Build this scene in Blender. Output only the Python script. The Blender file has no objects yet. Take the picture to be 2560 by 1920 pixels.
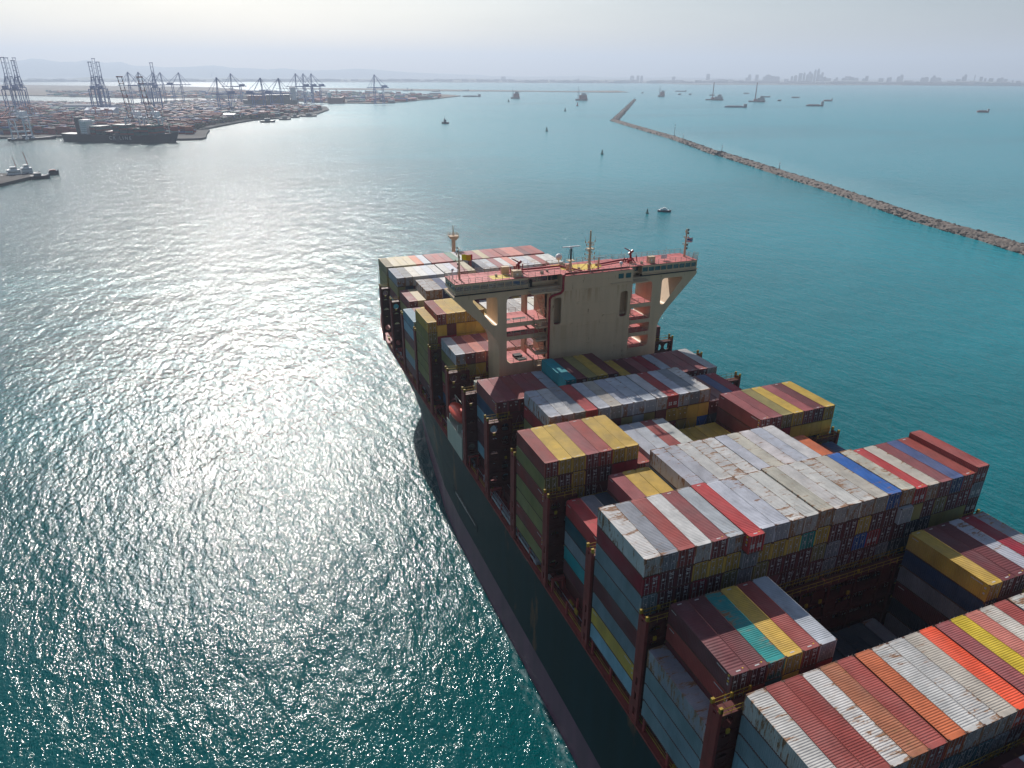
import bpy, math, random
import numpy as np
from mathutils import Vector, Matrix
from mathutils.bvhtree import BVHTree
rnd = random.Random(7)
S = bpy.context.scene
COL = S.collection
# ------------------------------------------------------------------ camera
W_, H_, F_ = 2560.0, 1920.0, 1742.54
CAM = Vector((-41.055, -41.547, 107.0))
yaw, pitch, roll = math.radians(21.7069), math.radians(24.0114), math.radians(0.1935)
fw = Vector((math.sin(yaw)*math.cos(pitch), math.cos(yaw)*math.cos(pitch), -math.sin(pitch)))
rt = fw.cross(Vector((0, 0, 1))).normalized(); up = rt.cross(fw)
rt, up = rt*math.cos(roll)+up*math.sin(roll), -rt*math.sin(roll)+up*math.cos(roll)
cd = bpy.data.cameras.new('camera'); co = bpy.data.objects.new('camera', cd); COL.objects.link(co)
m = Matrix((rt, up, -fw)).transposed().to_4x4(); m.translation = CAM; co.matrix_world = m
cd.sensor_width = 36; cd.lens = 36*F_/W_; cd.clip_start = 1; cd.clip_end = 60000
S.camera = co
# ------------------------------------------------------------------ light
SUN_EL, SUN_AZ = 32.0, -0.3          # azimuth measured from +Y towards -X (degrees)
w = bpy.data.worlds.new('World'); S.world = w; w.use_nodes = True
nt = w.node_tree; nt.nodes.clear()
sky = nt.nodes.new('ShaderNodeTexSky'); sky.sky_type = 'NISHITA'; sky.sun_disc = False
sky.sun_elevation = math.radians(SUN_EL); sky.sun_rotation = math.radians(-SUN_AZ)
sky.altitude = 50; sky.air_density = 1.0; sky.dust_density = 1.6; sky.ozone_density = 2.2
bg = nt.nodes.new('ShaderNodeBackground'); bg.inputs[1].default_value = 0.062
wo = nt.nodes.new('ShaderNodeOutputWorld')
wtc = nt.nodes.new('ShaderNodeTexCoord'); wmp = nt.nodes.new('ShaderNodeMapping'); wmp.inputs['Scale'].default_value = (1, 1, 7); wmp.inputs['Rotation'].default_value = (.12, 0, .5)
wn = nt.nodes.new('ShaderNodeTexNoise'); wn.inputs['Scale'].default_value = 2.2; wn.inputs['Detail'].default_value = 5
wr_ = nt.nodes.new('ShaderNodeMapRange'); wsc = nt.nodes.new('ShaderNodeVectorMath'); wsc.operation = 'SCALE'
for i_, v_ in enumerate((.3, .7, .94, 1.12)): wr_.inputs[i_+1].default_value = v_
nt.links.new(wtc.outputs['Generated'], wmp.inputs[0]); nt.links.new(wmp.outputs[0], wn.inputs['Vector']); nt.links.new(wn.outputs[0], wr_.inputs[0])
nt.links.new(sky.outputs[0], wsc.inputs[0]); nt.links.new(wr_.outputs[0], wsc.inputs['Scale']); nt.links.new(wsc.outputs[0], bg.inputs[0]); nt.links.new(bg.outputs[0], wo.inputs[0])
sl = bpy.data.lights.new('sun', 'SUN'); sl.energy = 5.0; sl.angle = math.radians(0.53); sl.color = (1, .955, .9)
so = bpy.data.objects.new('sun', sl); COL.objects.link(so)
sd = Vector((-math.sin(math.radians(SUN_AZ))*math.cos(math.radians(SUN_EL)), math.cos(math.radians(SUN_AZ))*math.cos(math.radians(SUN_EL)), math.sin(math.radians(SUN_EL))))
so.rotation_euler = sd.to_track_quat('Z', 'Y').to_euler(); so.location = (0, 0, 900)
S.view_settings.view_transform = 'Standard'; S.view_settings.look = 'None'
S.view_settings.exposure = 0.35; S.view_settings.gamma = 1.0
S.cycles.max_bounces = 5; S.cycles.diffuse_bounces = 3; S.cycles.glossy_bounces = 2
S.cycles.volume_bounces = 0; S.cycles.caustics_reflective = False; S.cycles.sample_clamp_indirect = 3
# ------------------------------------------------------------------ helpers
def srgb(r, g, b): return tuple(((c/255+.055)/1.055)**2.4 if c > 10 else c/255/12.92 for c in (r, g, b))
def tag(o, label=None, cat=None, group=None, kind=None):
    if label: o['label'] = label
    if cat: o['category'] = cat
    if group: o['group'] = group
    if kind: o['kind'] = kind
    return o
def empty(name, loc=(0, 0, 0), rz=0, parent=None):
    o = bpy.data.objects.new(name, None); o.location = loc; o.rotation_euler = (0, 0, rz)
    o.empty_display_size = .5
    COL.objects.link(o)
    if parent: o.parent = parent
    return o
class MB:
    def __init__(s): s.v = []; s.f = []; s.m = []; s.c = []
    def add(s, vs, fs, mi=0, col=None):
        n = len(s.v); s.v += [tuple(v) for v in vs]
        for f in fs: s.f.append([i+n for i in f]); s.m.append(mi); s.c.append(col)
        return s
    def box(s, x0, x1, y0, y1, z0, z1, mi=0, col=None):
        return s.add([(x0,y0,z0),(x1,y0,z0),(x1,y1,z0),(x0,y1,z0),(x0,y0,z1),(x1,y0,z1),(x1,y1,z1),(x0,y1,z1)],
              [(0,3,2,1),(4,5,6,7),(0,1,5,4),(1,2,6,5),(2,3,7,6),(3,0,4,7)], mi, col)
    def obox(s, c, dx, dy, dz, a, mi=0, col=None):       # centre of the base, half sizes, yaw
        ca, sa = math.cos(a), math.sin(a); P = []
        for z in (0, dz):
            for sx, sy in ((-1,-1),(1,-1),(1,1),(-1,1)):
                x, y = sx*dx, sy*dy; P.append((c[0]+x*ca-y*sa, c[1]+x*sa+y*ca, c[2]+z))
        return s.add(P, [(0,3,2,1),(4,5,6,7),(0,1,5,4),(1,2,6,5),(2,3,7,6),(3,0,4,7)], mi, col)
    def tube(s, p, q, r, n=4, mi=0, r2=None, col=None):
        p, q = Vector(p), Vector(q); d = q-p
        if d.length < 1e-6: return s
        d.normalize(); a = d.orthogonal().normalized() if abs(d.z) > .99 else d.cross(Vector((0,0,1))).normalized(); b = d.cross(a)
        r2 = r if r2 is None else r2; P = []
        for base, rr in ((p, r), (q, r2)):
            for k in range(n):
                t = 2*math.pi*(k+.5)/n; P.append(base+a*math.cos(t)*rr+b*math.sin(t)*rr)
        return s.add(P, [(k, (k+1) % n, n+(k+1) % n, n+k) for k in range(n)]+[tuple(range(n))[::-1], tuple(range(n, 2*n))], mi, col)
    def path(s, pts, r, n=6, mi=0):
        for a, b in zip(pts, pts[1:]): s.tube(a, b, r, n, mi)
        return s
    def prism(s, pts, z0, z1, mi=0, col=None):
        n = len(pts)
        return s.add([(x, y, z0) for x, y in pts]+[(x, y, z1) for x, y in pts],
              [(k, (k+1) % n, n+(k+1) % n, n+k) for k in range(n)]+[tuple(range(n))[::-1], tuple(range(n, 2*n))], mi, col)
    def loft(s, secs, mi=0, cap=True):
        n = len(secs[0]); base = [p for sec in secs for p in sec]; F = []
        for a in range(len(secs)-1):
            for k in range(n): F.append((a*n+k, a*n+(k+1) % n, (a+1)*n+(k+1) % n, (a+1)*n+k))
        if cap: F += [tuple(range(n))[::-1], tuple(range((len(secs)-1)*n, len(secs)*n))]
        return s.add(base, F, mi)
    def sphere(s, c, r, mi=0, nu=12, nv=7, sz=1):
        secs = []
        for j in range(nv+1):
            t = -math.pi/2+math.pi*j/nv; rr = max(r*math.cos(t), 1e-3)
            secs.append([(c[0]+rr*math.cos(2*math.pi*k/nu), c[1]+rr*math.sin(2*math.pi*k/nu), c[2]+r*sz*math.sin(t)) for k in range(nu)])
        return s.loft(secs, mi)
    def mesh(s, name, mats):
        me = bpy.data.meshes.new(name); me.from_pydata(s.v, [], s.f)
        for mt in mats: me.materials.append(mt)
        if len(mats) > 1: me.polygons.foreach_set('material_index', s.m)
        if any(c is not None for c in s.c):
            at = me.color_attributes.new('Col', 'FLOAT_COLOR', 'CORNER'); buf = []
            for c, f in zip(s.c, s.f):
                c = c or (1, 1, 1, 0); buf += (list(c)+[0])[:4]*len(f)
            at.data.foreach_set('color', buf)
        me.update(); return me
    def build(s, name, mats, parent=None, loc=(0, 0, 0), rz=0, smooth=False):
        me = s.mesh(name, mats if isinstance(mats, (list, tuple)) else [mats])
        if smooth: me.polygons.foreach_set('use_smooth', [True]*len(me.polygons))
        o = bpy.data.objects.new(name, me); o.location = loc; o.rotation_euler = (0, 0, rz)
        COL.objects.link(o)
        if parent: o.parent = parent
        return o
def split_build(b, name, mats, parent, loc=(0, 0, 0), gap=.8):
    """separate pieces of a mesh (further apart than gap) become objects of their own"""
    nf = len(b.f); par = list(range(len(b.v)))
    def find(a):
        while par[a] != a: par[a] = par[par[a]]; a = par[a]
        return a
    for f in b.f:
        for k in f[1:]: par[find(k)] = find(f[0])
    comp = {}
    for i, v in enumerate(b.v): comp.setdefault(find(i), []).append(i)
    ids = list(comp); bb = []
    for c in ids: a = np.array([b.v[i] for i in comp[c]]); bb.append((a.min(0), a.max(0)))
    g = list(range(len(ids)))
    def fg(a):
        while g[a] != a: g[a] = g[g[a]]; a = g[a]
        return a
    for i in range(len(ids)):
        for j in range(i):
            if (bb[i][0]-gap < bb[j][1]).all() and (bb[j][0]-gap < bb[i][1]).all(): g[fg(i)] = fg(j)
    grp = {c: fg(k) for k, c in enumerate(ids)}; outs = {}
    for f, mi, co_ in zip(b.f, b.m, b.c):
        q = outs.setdefault(grp[find(f[0])], (MB(), {})); idx = []
        for i in f:
            if i not in q[1]: q[1][i] = len(q[0].v); q[0].v.append(b.v[i])
            idx.append(q[1][i])
        q[0].f.append(idx); q[0].m.append(mi); q[0].c.append(co_)
    return [q[0].build(name, mats, parent, loc) for q in outs.values()]
def inst(name, me, parent=None, loc=(0, 0, 0), rz=0):
    o = bpy.data.objects.new(name, me); o.location = loc; o.rotation_euler = (0, 0, rz); COL.objects.link(o)
    if parent: o.parent = parent
    return o
def copy_tree(o, parent=None):
    c = o.copy(); COL.objects.link(c)
    if parent: c.parent = parent
    for ch in o.children: copy_tree(ch, c)
    return c
def plate(name, outer, holes, y0, y1, mat, parent):
    """a plate in the XZ plane (with holes), from y0 to y1"""
    cu = bpy.data.curves.new('c', 'CURVE'); cu.dimensions = '2D'; cu.fill_mode = 'BOTH'; cu.extrude = (y1-y0)/2
    for pl in [outer]+holes:
        sp = cu.splines.new('POLY'); sp.points.add(len(pl)-1); sp.use_cyclic_u = True
        for k, (x, z) in enumerate(pl): sp.points[k].co = (x, z, 0, 1)
    t = bpy.data.objects.new('c', cu); COL.objects.link(t)
    dg = bpy.context.evaluated_depsgraph_get(); me = bpy.data.meshes.new_from_object(t.evaluated_get(dg))
    bpy.data.objects.remove(t); me.name = name
    me.transform(Matrix.Translation((0, (y0+y1)/2, 0)) @ Matrix.Rotation(math.pi/2, 4, 'X'))
    me.materials.clear(); me.materials.append(mat)
    o = bpy.data.objects.new(name, me); COL.objects.link(o)
    if parent: o.parent = parent
    return o
def rounded(pts, r, n=5):
    out = []; N = len(pts)
    for i in range(N):
        p = Vector(pts[i]); a = Vector(pts[i-1])-p; b = Vector(pts[(i+1) % N])-p
        rr = r[i] if isinstance(r, (list, tuple)) else r
        if rr == 0: out.append(tuple(p)); continue
        rr = min(rr, a.length*.49, b.length*.49); A = p+a.normalized()*rr; B = p+b.normalized()*rr
        for k in range(n+1):
            t = k/n; out.append(tuple((1-t)**2*A+2*t*(1-t)*p+t*t*B))
    return out
# ------------------------------------------------------------------ materials
def mat(name, col, rough=.55, metal=0, var=.12, scale=.6, bump=0, rust=0, rustscale=.8, spec=.4):
    mt = bpy.data.materials.new(name); mt.use_nodes = True; n = mt.node_tree.nodes; l = mt.node_tree.links
    b = n['Principled BSDF']; b.inputs['Roughness'].default_value = rough; b.inputs['Metallic'].default_value = metal
    b.inputs['Specular IOR Level'].default_value = spec
    tc = n.new('ShaderNodeTexCoord'); no = n.new('ShaderNodeTexNoise'); no.inputs['Scale'].default_value = scale; no.inputs['Detail'].default_value = 5
    if 'hull' in name or 'beige' in name or 'anti' in name:
        ms = n.new('ShaderNodeMapping'); ms.inputs['Scale'].default_value = (3, 3, .35); l.new(tc.outputs['Object'], ms.inputs[0]); l.new(ms.outputs[0], no.inputs['Vector'])
    else: l.new(tc.outputs['Object'], no.inputs['Vector'])
    r = n.new('ShaderNodeMapRange'); r.inputs[1].default_value = .3; r.inputs[2].default_value = .7
    r.inputs[3].default_value = 1-var; r.inputs[4].default_value = 1+var; l.new(no.outputs[0], r.inputs[0])
    mx = n.new('ShaderNodeVectorMath'); mx.operation = 'SCALE'; mx.inputs[0].default_value = col[:3]; l.new(r.outputs[0], mx.inputs['Scale'])
    out = mx.outputs[0]
    if rust:
        n2 = n.new('ShaderNodeTexNoise'); n2.inputs['Scale'].default_value = rustscale; n2.inputs['Detail'].default_value = 8; n2.inputs['Roughness'].default_value = .7
        mp = n.new('ShaderNodeMapping'); mp.inputs['Scale'].default_value = (1, 1, .25); l.new(tc.outputs['Object'], mp.inputs[0]); l.new(mp.outputs[0], n2.inputs['Vector'])
        rr = n.new('ShaderNodeMapRange'); rr.inputs[1].default_value = .62-rust*.1; rr.inputs[2].default_value = .7-rust*.08; l.new(n2.outputs[0], rr.inputs[0])
        mi = n.new('ShaderNodeMix'); mi.data_type = 'RGBA'; l.new(rr.outputs[0], mi.inputs[0]); l.new(out, mi.inputs[6]); mi.inputs[7].default_value = (.16, .065, .025, 1)
        out = mi.outputs[2]
    l.new(out, b.inputs['Base Color'])
    if bump:
        bp = n.new('ShaderNodeBump'); bp.inputs['Distance'].default_value = bump; l.new(no.outputs[0], bp.inputs['Height']); l.new(bp.outputs[0], b.inputs['Normal'])
    return mt
def container_mat(name, use_attr=False, matte=False):
    """painted corten steel; colour and amount of rust come from the object's own colour (or the mesh attribute)"""
    mt = bpy.data.materials.new(name); mt.use_nodes = True; n = mt.node_tree.nodes; l = mt.node_tree.links
    b = n['Principled BSDF']; b.inputs['Specular IOR Level'].default_value = .35
    tc = n.new('ShaderNodeTexCoord'); geo = n.new('ShaderNodeNewGeometry'); oi = n.new('ShaderNodeObjectInfo')
    if use_attr:
        at = n.new('ShaderNodeVertexColor'); at.layer_name = 'Col'; colo, alp = at.outputs[0], at.outputs[1]; vec = tc.outputs['Object']
    else:
        colo, alp = oi.outputs['Color'], oi.outputs['Alpha']
        ad = n.new('ShaderNodeVectorMath'); ad.operation = 'ADD'; rs = n.new('ShaderNodeVectorMath'); rs.operation = 'SCALE'; rs.inputs[0].default_value = (97, 61, 43); l.new(oi.outputs['Random'], rs.inputs['Scale']); l.new(tc.outputs['Object'], ad.inputs[0]); l.new(rs.outputs[0], ad.inputs[1]); vec = ad.outputs[0]
    def noise(sc, vscale, det=5, ro=.6):
        mp = n.new('ShaderNodeMapping'); mp.inputs['Scale'].default_value = vscale; l.new(vec, mp.inputs[0])
        t = n.new('ShaderNodeTexNoise'); t.inputs['Scale'].default_value = sc; t.inputs['Detail'].default_value = det; t.inputs['Roughness'].default_value = ro
        l.new(mp.outputs[0], t.inputs['Vector']); return t.outputs[0]
    def mrange(x, a, bb, c, d):
        r = n.new('ShaderNodeMapRange'); l.new(x, r.inputs[0])
        for i, v in enumerate((a, bb, c, d)): r.inputs[i+1].default_value = v
        return r
    def math_(op, a, bb):
        q = n.new('ShaderNodeMath'); q.operation = op
        for i, v in enumerate((a, bb)):
            if isinstance(v, (int, float)): q.inputs[i].default_value = v
            else: l.new(v, q.inputs[i])
        return q.outputs[0]
    def mixc(f, a, c):
        x = n.new('ShaderNodeMix'); x.data_type = 'RGBA'
        if isinstance(f, float): x.inputs[0].default_value = f
        else: l.new(f, x.inputs[0])
        l.new(a, x.inputs[6])
        if isinstance(c, tuple): x.inputs[7].default_value = c
        else: l.new(c, x.inputs[7])
        return x.outputs[2]
    grime = noise(.45, (1, .8, .35), 6, .65)
    sc = n.new('ShaderNodeVectorMath'); sc.operation = 'SCALE'; l.new(colo, sc.inputs[0]); l.new(mrange(grime, .3, .7, .72, 1.18).outputs[0], sc.inputs['Scale'])
    base = sc.outputs[0]
    # sun-bleached chalky paint in large patches
    fade = mrange(noise(.18, (1, .6, 1), 3), .45, .75, 0, .10).outputs[0]
    if not matte: base = mixc(fade, base, (.5, .48, .46, 1))
    # rust: streaky spots; more where the object's alpha is high
    rn = noise(1.05, (.4, 1.7, .35), 8, .7); big = noise(.16, (1, .7, 1), 2)
    sxyz = n.new('ShaderNodeSeparateXYZ'); l.new(tc.outputs['Object'], sxyz.inputs[0])
    ay = mrange(math_('ABSOLUTE', sxyz.outputs[1], 0), 5.5, 6.1, 0, .09).outputs[0]; ax = mrange(math_('ABSOLUTE', sxyz.outputs[0], 0), .95, 1.22, 0, .05).outputs[0]
    th = math_('SUBTRACT', .715, math_('MULTIPLY', alp, .16))
    if not use_attr: th = math_('SUBTRACT', th, math_('MULTIPLY', math_('ADD', ax, ay), mrange(alp, .2, .6, .15, 1).outputs[0]))
    th = math_('SUBTRACT', th, math_('MULTIPLY', math_('SUBTRACT', big, .5), .35))
    rf = mrange(math_('SUBTRACT', rn, th), 0, .035, 0, .92).outputs[0]
    base = mixc(rf, base, (.17, .07, .028, 1))
    # pale rust bleeding round the spots
    rf2 = mrange(math_('SUBTRACT', rn, th), -.07, .03, 0, .35).outputs[0]
    base = mixc(math_('MULTIPLY', rf2, alp), base, (.36, .2, .09, 1))
    l.new(base, b.inputs['Base Color'])
    l.new(mrange(grime, .3, .7, .5, .72).outputs[0], b.inputs['Roughness'])
    if matte: b.inputs['Specular IOR Level'].default_value = .06
    if use_attr:
        wv = n.new('ShaderNodeTexWave'); wv.bands_direction = 'Y'; wv.inputs['Scale'].default_value = 1.13/ (2*math.pi)*6.28/2
        l.new(tc.outputs['Object'], wv.inputs['Vector'])
        bp = n.new('ShaderNodeBump'); bp.inputs['Distance'].default_value = .03; l.new(wv.outputs[1], bp.inputs['Height']); l.new(bp.outputs[0], b.inputs['Normal'])
    return mt
M = {}
M['box'] = container_mat('container_paint'); M['boxes'] = container_mat('container_paint_far', True)
M['yardbox'] = container_mat('container_paint_weathered', True, True)
M['rod'] = mat('galvanised', (.38, .38, .4), .5, .3)
M['cast'] = mat('rusty_steel', (.10, .05, .035), .8, 0, .3, 6)
M['mark'] = mat('white_marking', (.46, .45, .44), .7)
M['beige'] = mat('beige_paint', (.58, .42, .26), .5, 0, .07, .25, rust=-.06, rustscale=.9)
M['cream'] = mat('pale_cream_paint', (.42, .42, .34), .5, 0, .06, .4)
M['hull'] = mat('dark_green_hull', (.003, .0135, .019), .5, 0, .3, .12, rust=.05, rustscale=.1, spec=.15)
M['boot'] = mat('antifouling_red', (.15, .052, .085), .45, 0, .2, .1)
M['deck'] = mat('red_oxide_deck', (.29, .045, .038), .6, 0, .25, .35, rust=.3)
M['oxide'] = mat('shaded_oxide_steel', (.085, .016, .013), .6, 0, .2, .5, rust=.2)  # darker copy of the oxide: shade of the bridge frames put into the colour
M['post'] = mat('lit_oxide_post', (.20, .028, .023), .6, 0, .2, .5)  # lit copy of the same oxide, kept brighter for the posts
M['roofred'] = mat('red_roof_paint', (.45, .10, .095), .65, 0, .22, .8)
M['yellow'] = mat('yellow_paint', (.60, .42, .03), .5, 0, .1, .4)
M['ylow'] = mat('shaded_yellow_paint', (.34, .22, .02), .6, 0, .3, .8)  # darker copy of the yellow, with the rails' shade in its colour
M['pipe'] = mat('crimson_pipe', (.28, .012, .02), .4, 0, .08)
M['glass'] = mat('window_glass', (.012, .045, .05), .06, 0, .3, .3, spec=1)
M['dark'] = mat('dark_void', (.012, .012, .014), .7)
M['grey'] = mat('grey_steel', (.22, .23, .24), .55)
M['white'] = mat('white_paint', (.72, .72, .70), .45)
M['orange'] = mat('lifeboat_orange', (.62, .07, .035), .4)
M['rail'] = mat('railing_paint', (.42, .36, .27), .5)
M['black'] = mat('black_paint', (.015, .015, .018), .5)
M['tealf'] = mat('dark_teal_hatch', (.022, .06, .06), .6)
def wall_mat():
    mt = M['beige'].copy(); mt.name = 'weeping_wall_paint'; n = mt.node_tree.nodes; l = mt.node_tree.links; b = n['Principled BSDF']; src = b.inputs['Base Color'].links[0].from_socket
    tc = n.new('ShaderNodeTexCoord'); mp = n.new('ShaderNodeMapping'); mp.inputs['Scale'].default_value = (1.6, 1, .07); l.new(tc.outputs['Object'], mp.inputs[0])
    t = n.new('ShaderNodeTexNoise'); t.inputs['Scale'].default_value = 1; t.inputs['Detail'].default_value = 5; l.new(mp.outputs[0], t.inputs['Vector'])
    r = n.new('ShaderNodeMapRange'); l.new(t.outputs[0], r.inputs[0])
    for i, v in enumerate((.5, .68, 0, .75)): r.inputs[i+1].default_value = v
    sx = n.new('ShaderNodeSeparateXYZ'); l.new(tc.outputs['Object'], sx.inputs[0]); out = None
    for lo, hi in ((59.5, 63.2), (46, 55.4)):
        g = n.new('ShaderNodeMapRange'); l.new(sx.outputs[2], g.inputs[0])
        for i, v in enumerate((lo, hi, 0, 1 if hi > 60 else .35)): g.inputs[i+1].default_value = v
        h = n.new('ShaderNodeMath'); h.operation = 'LESS_THAN'; l.new(sx.outputs[2], h.inputs[0]); h.inputs[1].default_value = hi
        q = n.new('ShaderNodeMath'); q.operation = 'MULTIPLY'; l.new(g.outputs[0], q.inputs[0]); l.new(h.outputs[0], q.inputs[1])
        if out is None: out = q.outputs[0]
        else:
            a = n.new('ShaderNodeMath'); a.operation = 'MAXIMUM'; l.new(out, a.inputs[0]); l.new(q.outputs[0], a.inputs[1]); out = a.outputs[0]
    f = n.new('ShaderNodeMath'); f.operation = 'MULTIPLY'; l.new(out, f.inputs[0]); l.new(r.outputs[0], f.inputs[1])
    x = n.new('ShaderNodeMix'); x.data_type = 'RGBA'; l.new(f.outputs[0], x.inputs[0]); l.new(src, x.inputs[6]); x.inputs[7].default_value = (.30, .15, .05, 1); l.new(x.outputs[2], b.inputs['Base Color'])
    # welded plate seams
    br = n.new('ShaderNodeTexBrick'); br.inputs['Scale'].default_value = 1; br.inputs['Mortar Size'].default_value = .012; br.inputs['Brick Width'].default_value = 6; br.inputs['Row Height'].default_value = 2.6
    m2 = n.new('ShaderNodeMapping'); m2.inputs['Rotation'].default_value = (math.pi/2, 0, 0); l.new(tc.outputs['Object'], m2.inputs[0]); l.new(m2.outputs[0], br.inputs['Vector'])
    bp = n.new('ShaderNodeBump'); bp.inputs['Distance'].default_value = .05; bp.inputs['Strength'].default_value = .6; l.new(br.outputs['Fac'], bp.inputs['Height']); l.new(bp.outputs[0], b.inputs['Normal'])
    return mt
M['wall'] = wall_mat()
# palette of container paints (base colours)
P = dict(W=(.50,.485,.465), B=(.42,.435,.475), G=(.24,.25,.275), R=(.43,.045,.045), r=(.33,.066,.055), m=(.155,.037,.042), p=(.31,.082,.085),
         Y=(.60,.39,.07), y=(.30,.245,.085), O=(.58,.155,.06), o=(.78,.095,.035), T=(.018,.29,.27), t=(.02,.10,.13), N=(.018,.05,.12),
         b=(.025,.12,.40), C=(.30,.018,.035), c=(.46,.425,.36), n=(.04,.065,.09), l=(.60,.43,.03), k=(.46,.38,.22), s=(.58,.19,.14), g=(.05,.16,.11), L=(.25,.40,.48), z=(.02,.34,.38), a=(.21,.275,.31), q=(.30,.055,.045), x=(.38,.14,.07))  # a: pale blue-white darkened, the port walls' shade is in the colour
NAMEC = dict(W='white', B='pale blue-white', G='grey', R='red', r='red-brown', m='maroon', p='faded maroon', Y='yellow', y='olive', O='orange',
         o='bright orange', T='teal', t='dark blue-green', N='navy', b='blue', C='crimson', c='cream', n='dark slate', l='lemon yellow', k='khaki', s='salmon', g='green', L='light blue', z='turquoise', a='blue-grey', q='dark red', x='rust-orange')
P['v'] = (.07, .10, .22); NAMEC['v'] = 'faded blue'
for k_ in P:
    if k_ not in 'WBGc': P[k_] = tuple(v*.88 for v in P[k_])
# ------------------------------------------------------------------ sea
def water_mat():
    mt = bpy.data.materials.new('sea_water'); mt.use_nodes = True; n = mt.node_tree.nodes; l = mt.node_tree.links
    b = n['Principled BSDF']; b.inputs['IOR'].default_value = 1.333; b.inputs['Specular IOR Level'].default_value = .235
    tc = n.new('ShaderNodeTexCoord')
    def noise(sc, vs, rot, det, ro=.5, dist=0):
        mp = n.new('ShaderNodeMapping'); mp.inputs['Scale'].default_value = vs; mp.inputs['Rotation'].default_value = (0, 0, math.radians(rot))
        l.new(tc.outputs['Object'], mp.inputs[0]); t = n.new('ShaderNodeTexNoise'); t.inputs['Scale'].default_value = sc
        t.inputs['Detail'].default_value = det; t.inputs['Roughness'].default_value = ro; t.inputs['Distortion'].default_value = dist
        l.new(mp.outputs[0], t.inputs['Vector']); return t.outputs[0]
    def mul(a, k):
        q = n.new('ShaderNodeMath'); q.operation = 'MULTIPLY'; l.new(a, q.inputs[0]); q.inputs[1].default_value = k; return q.outputs[0]
    def mul2(a, c):
        q = n.new('ShaderNodeMath'); q.operation = 'MULTIPLY'; l.new(a, q.inputs[0]); l.new(c, q.inputs[1]); return q.outputs[0]
    def add(a, c):
        q = n.new('ShaderNodeMath'); l.new(a, q.inputs[0]); l.new(c, q.inputs[1]); return q.outputs[0]
    h = add(mul(noise(.08, (1, .6, 1), 25, 2), .9), mul(noise(.24, (1, .4, 1), 66, 1), .42))                 # low swell
    h = add(h, mul(noise(.66, (1, .5, 1), 62, 3, .5, .3), .44))  # wind waves
    h = add(h, mul(noise(2.3, (1, .7, 1), 38, 2, .5, .3), .15))    # wavelets
    bp = n.new('ShaderNodeBump'); bp.inputs['Distance'].default_value = 1.0; bp.inputs['Strength'].default_value = 1.0
    l.new(h, bp.inputs['Height']); l.new(bp.outputs[0], b.inputs['Normal'])
    # colour: turquoise shallows to the east, deeper green-blue near the ship, faint streaks of silt
    sx = n.new('ShaderNodeSeparateXYZ'); l.new(tc.outputs['Object'], sx.inputs[0])
    r = n.new('ShaderNodeMapRange'); r.inputs[1].default_value = -30; r.inputs[2].default_value = 420; l.new(sx.outputs[0], r.inputs[0])
    mi = n.new('ShaderNodeMix'); mi.data_type = 'RGBA'; mi.inputs[6].default_value = (.000, .066, .072, 1); mi.inputs[7].default_value = (.000, .230, .275, 1)
    st = noise(.0035, (.35, 1, 1), -18, 6, .6); st2 = n.new('ShaderNodeMapRange'); l.new(st, st2.inputs[0])
    for i, v in enumerate((.3, .7, -.3, .35)): st2.inputs[i+1].default_value = v
    q = n.new('ShaderNodeMath'); q.use_clamp = True; l.new(r.outputs[0], q.inputs[0]); l.new(st2.outputs[0], q.inputs[1]); l.new(q.outputs[0], mi.inputs[0])
    # paler silty water washed along the outer side of the breakwater
    dp = n.new('ShaderNodeVectorMath'); dp.operation = 'SUBTRACT'; l.new(tc.outputs['Object'], dp.inputs[0]); dp.inputs[1].default_value = (704, 1041, 0)
    dt = n.new('ShaderNodeVectorMath'); dt.operation = 'DOT_PRODUCT'; l.new(dp.outputs[0], dt.inputs[0]); dt.inputs[1].default_value = (.949, -.316, 0)
    nz = noise(.012, (1, 1, 1), 0, 4); q2 = n.new('ShaderNodeMath'); q2.operation = 'MULTIPLY_ADD'; l.new(nz, q2.inputs[0]); q2.inputs[1].default_value = -60; l.new(dt.outputs['Value'], q2.inputs[2])
    f1 = n.new('ShaderNodeMapRange'); l.new(q2.outputs[0], f1.inputs[0])
    for i, v in enumerate((-26, 45, .42, 0)): f1.inputs[i+1].default_value = v
    f2 = n.new('ShaderNodeMapRange'); l.new(dt.outputs['Value'], f2.inputs[0])
    for i, v in enumerate((-3, 3, 0, 1)): f2.inputs[i+1].default_value = v
    f3 = n.new('ShaderNodeMapRange'); l.new(sx.outputs[1], f3.inputs[0])
    for i, v in enumerate((900, 1500, 1, 0)): f3.inputs[i+1].default_value = v
    m3 = n.new('ShaderNodeMix'); m3.data_type = 'RGBA'; l.new(mul2(mul2(f1.outputs[0], f2.outputs[0]), f3.outputs[0]), m3.inputs[0]); l.new(mi.outputs[2], m3.inputs[6]); m3.inputs[7].default_value = (.22, .42, .44, 1)
    def rng(src, a, b_, c, d):
        q = n.new('ShaderNodeMapRange'); l.new(src, q.inputs[0])
        for i, v in enumerate((a, b_, c, d)): q.inputs[i+1].default_value = v
        return q.outputs[0]
    wash = mul2(mul2(rng(sx.outputs[0], -4.2, -.6, 0, 1), rng(sx.outputs[0], .6, .8, 1, 0)), rng(sx.outputs[1], 70, 115, 1, 0))
    wf = mul2(wash, rng(noise(.9, (1, .4, 1), 0, 6, .65), .46, .66, 0, .5))
    m4 = n.new('ShaderNodeMix'); m4.data_type = 'RGBA'; l.new(wf, m4.inputs[0]); l.new(m3.outputs[2], m4.inputs[6]); m4.inputs[7].default_value = (.34, .42, .42, 1)
    l.new(m4.outputs[2], b.inputs['Base Color'])
    # the finest ripples are not modelled as bumps but as roughness, rougher out in the open bay
    ln = n.new('ShaderNodeVectorMath'); ln.operation = 'LENGTH'; l.new(tc.outputs['Object'], ln.inputs[0])
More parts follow.
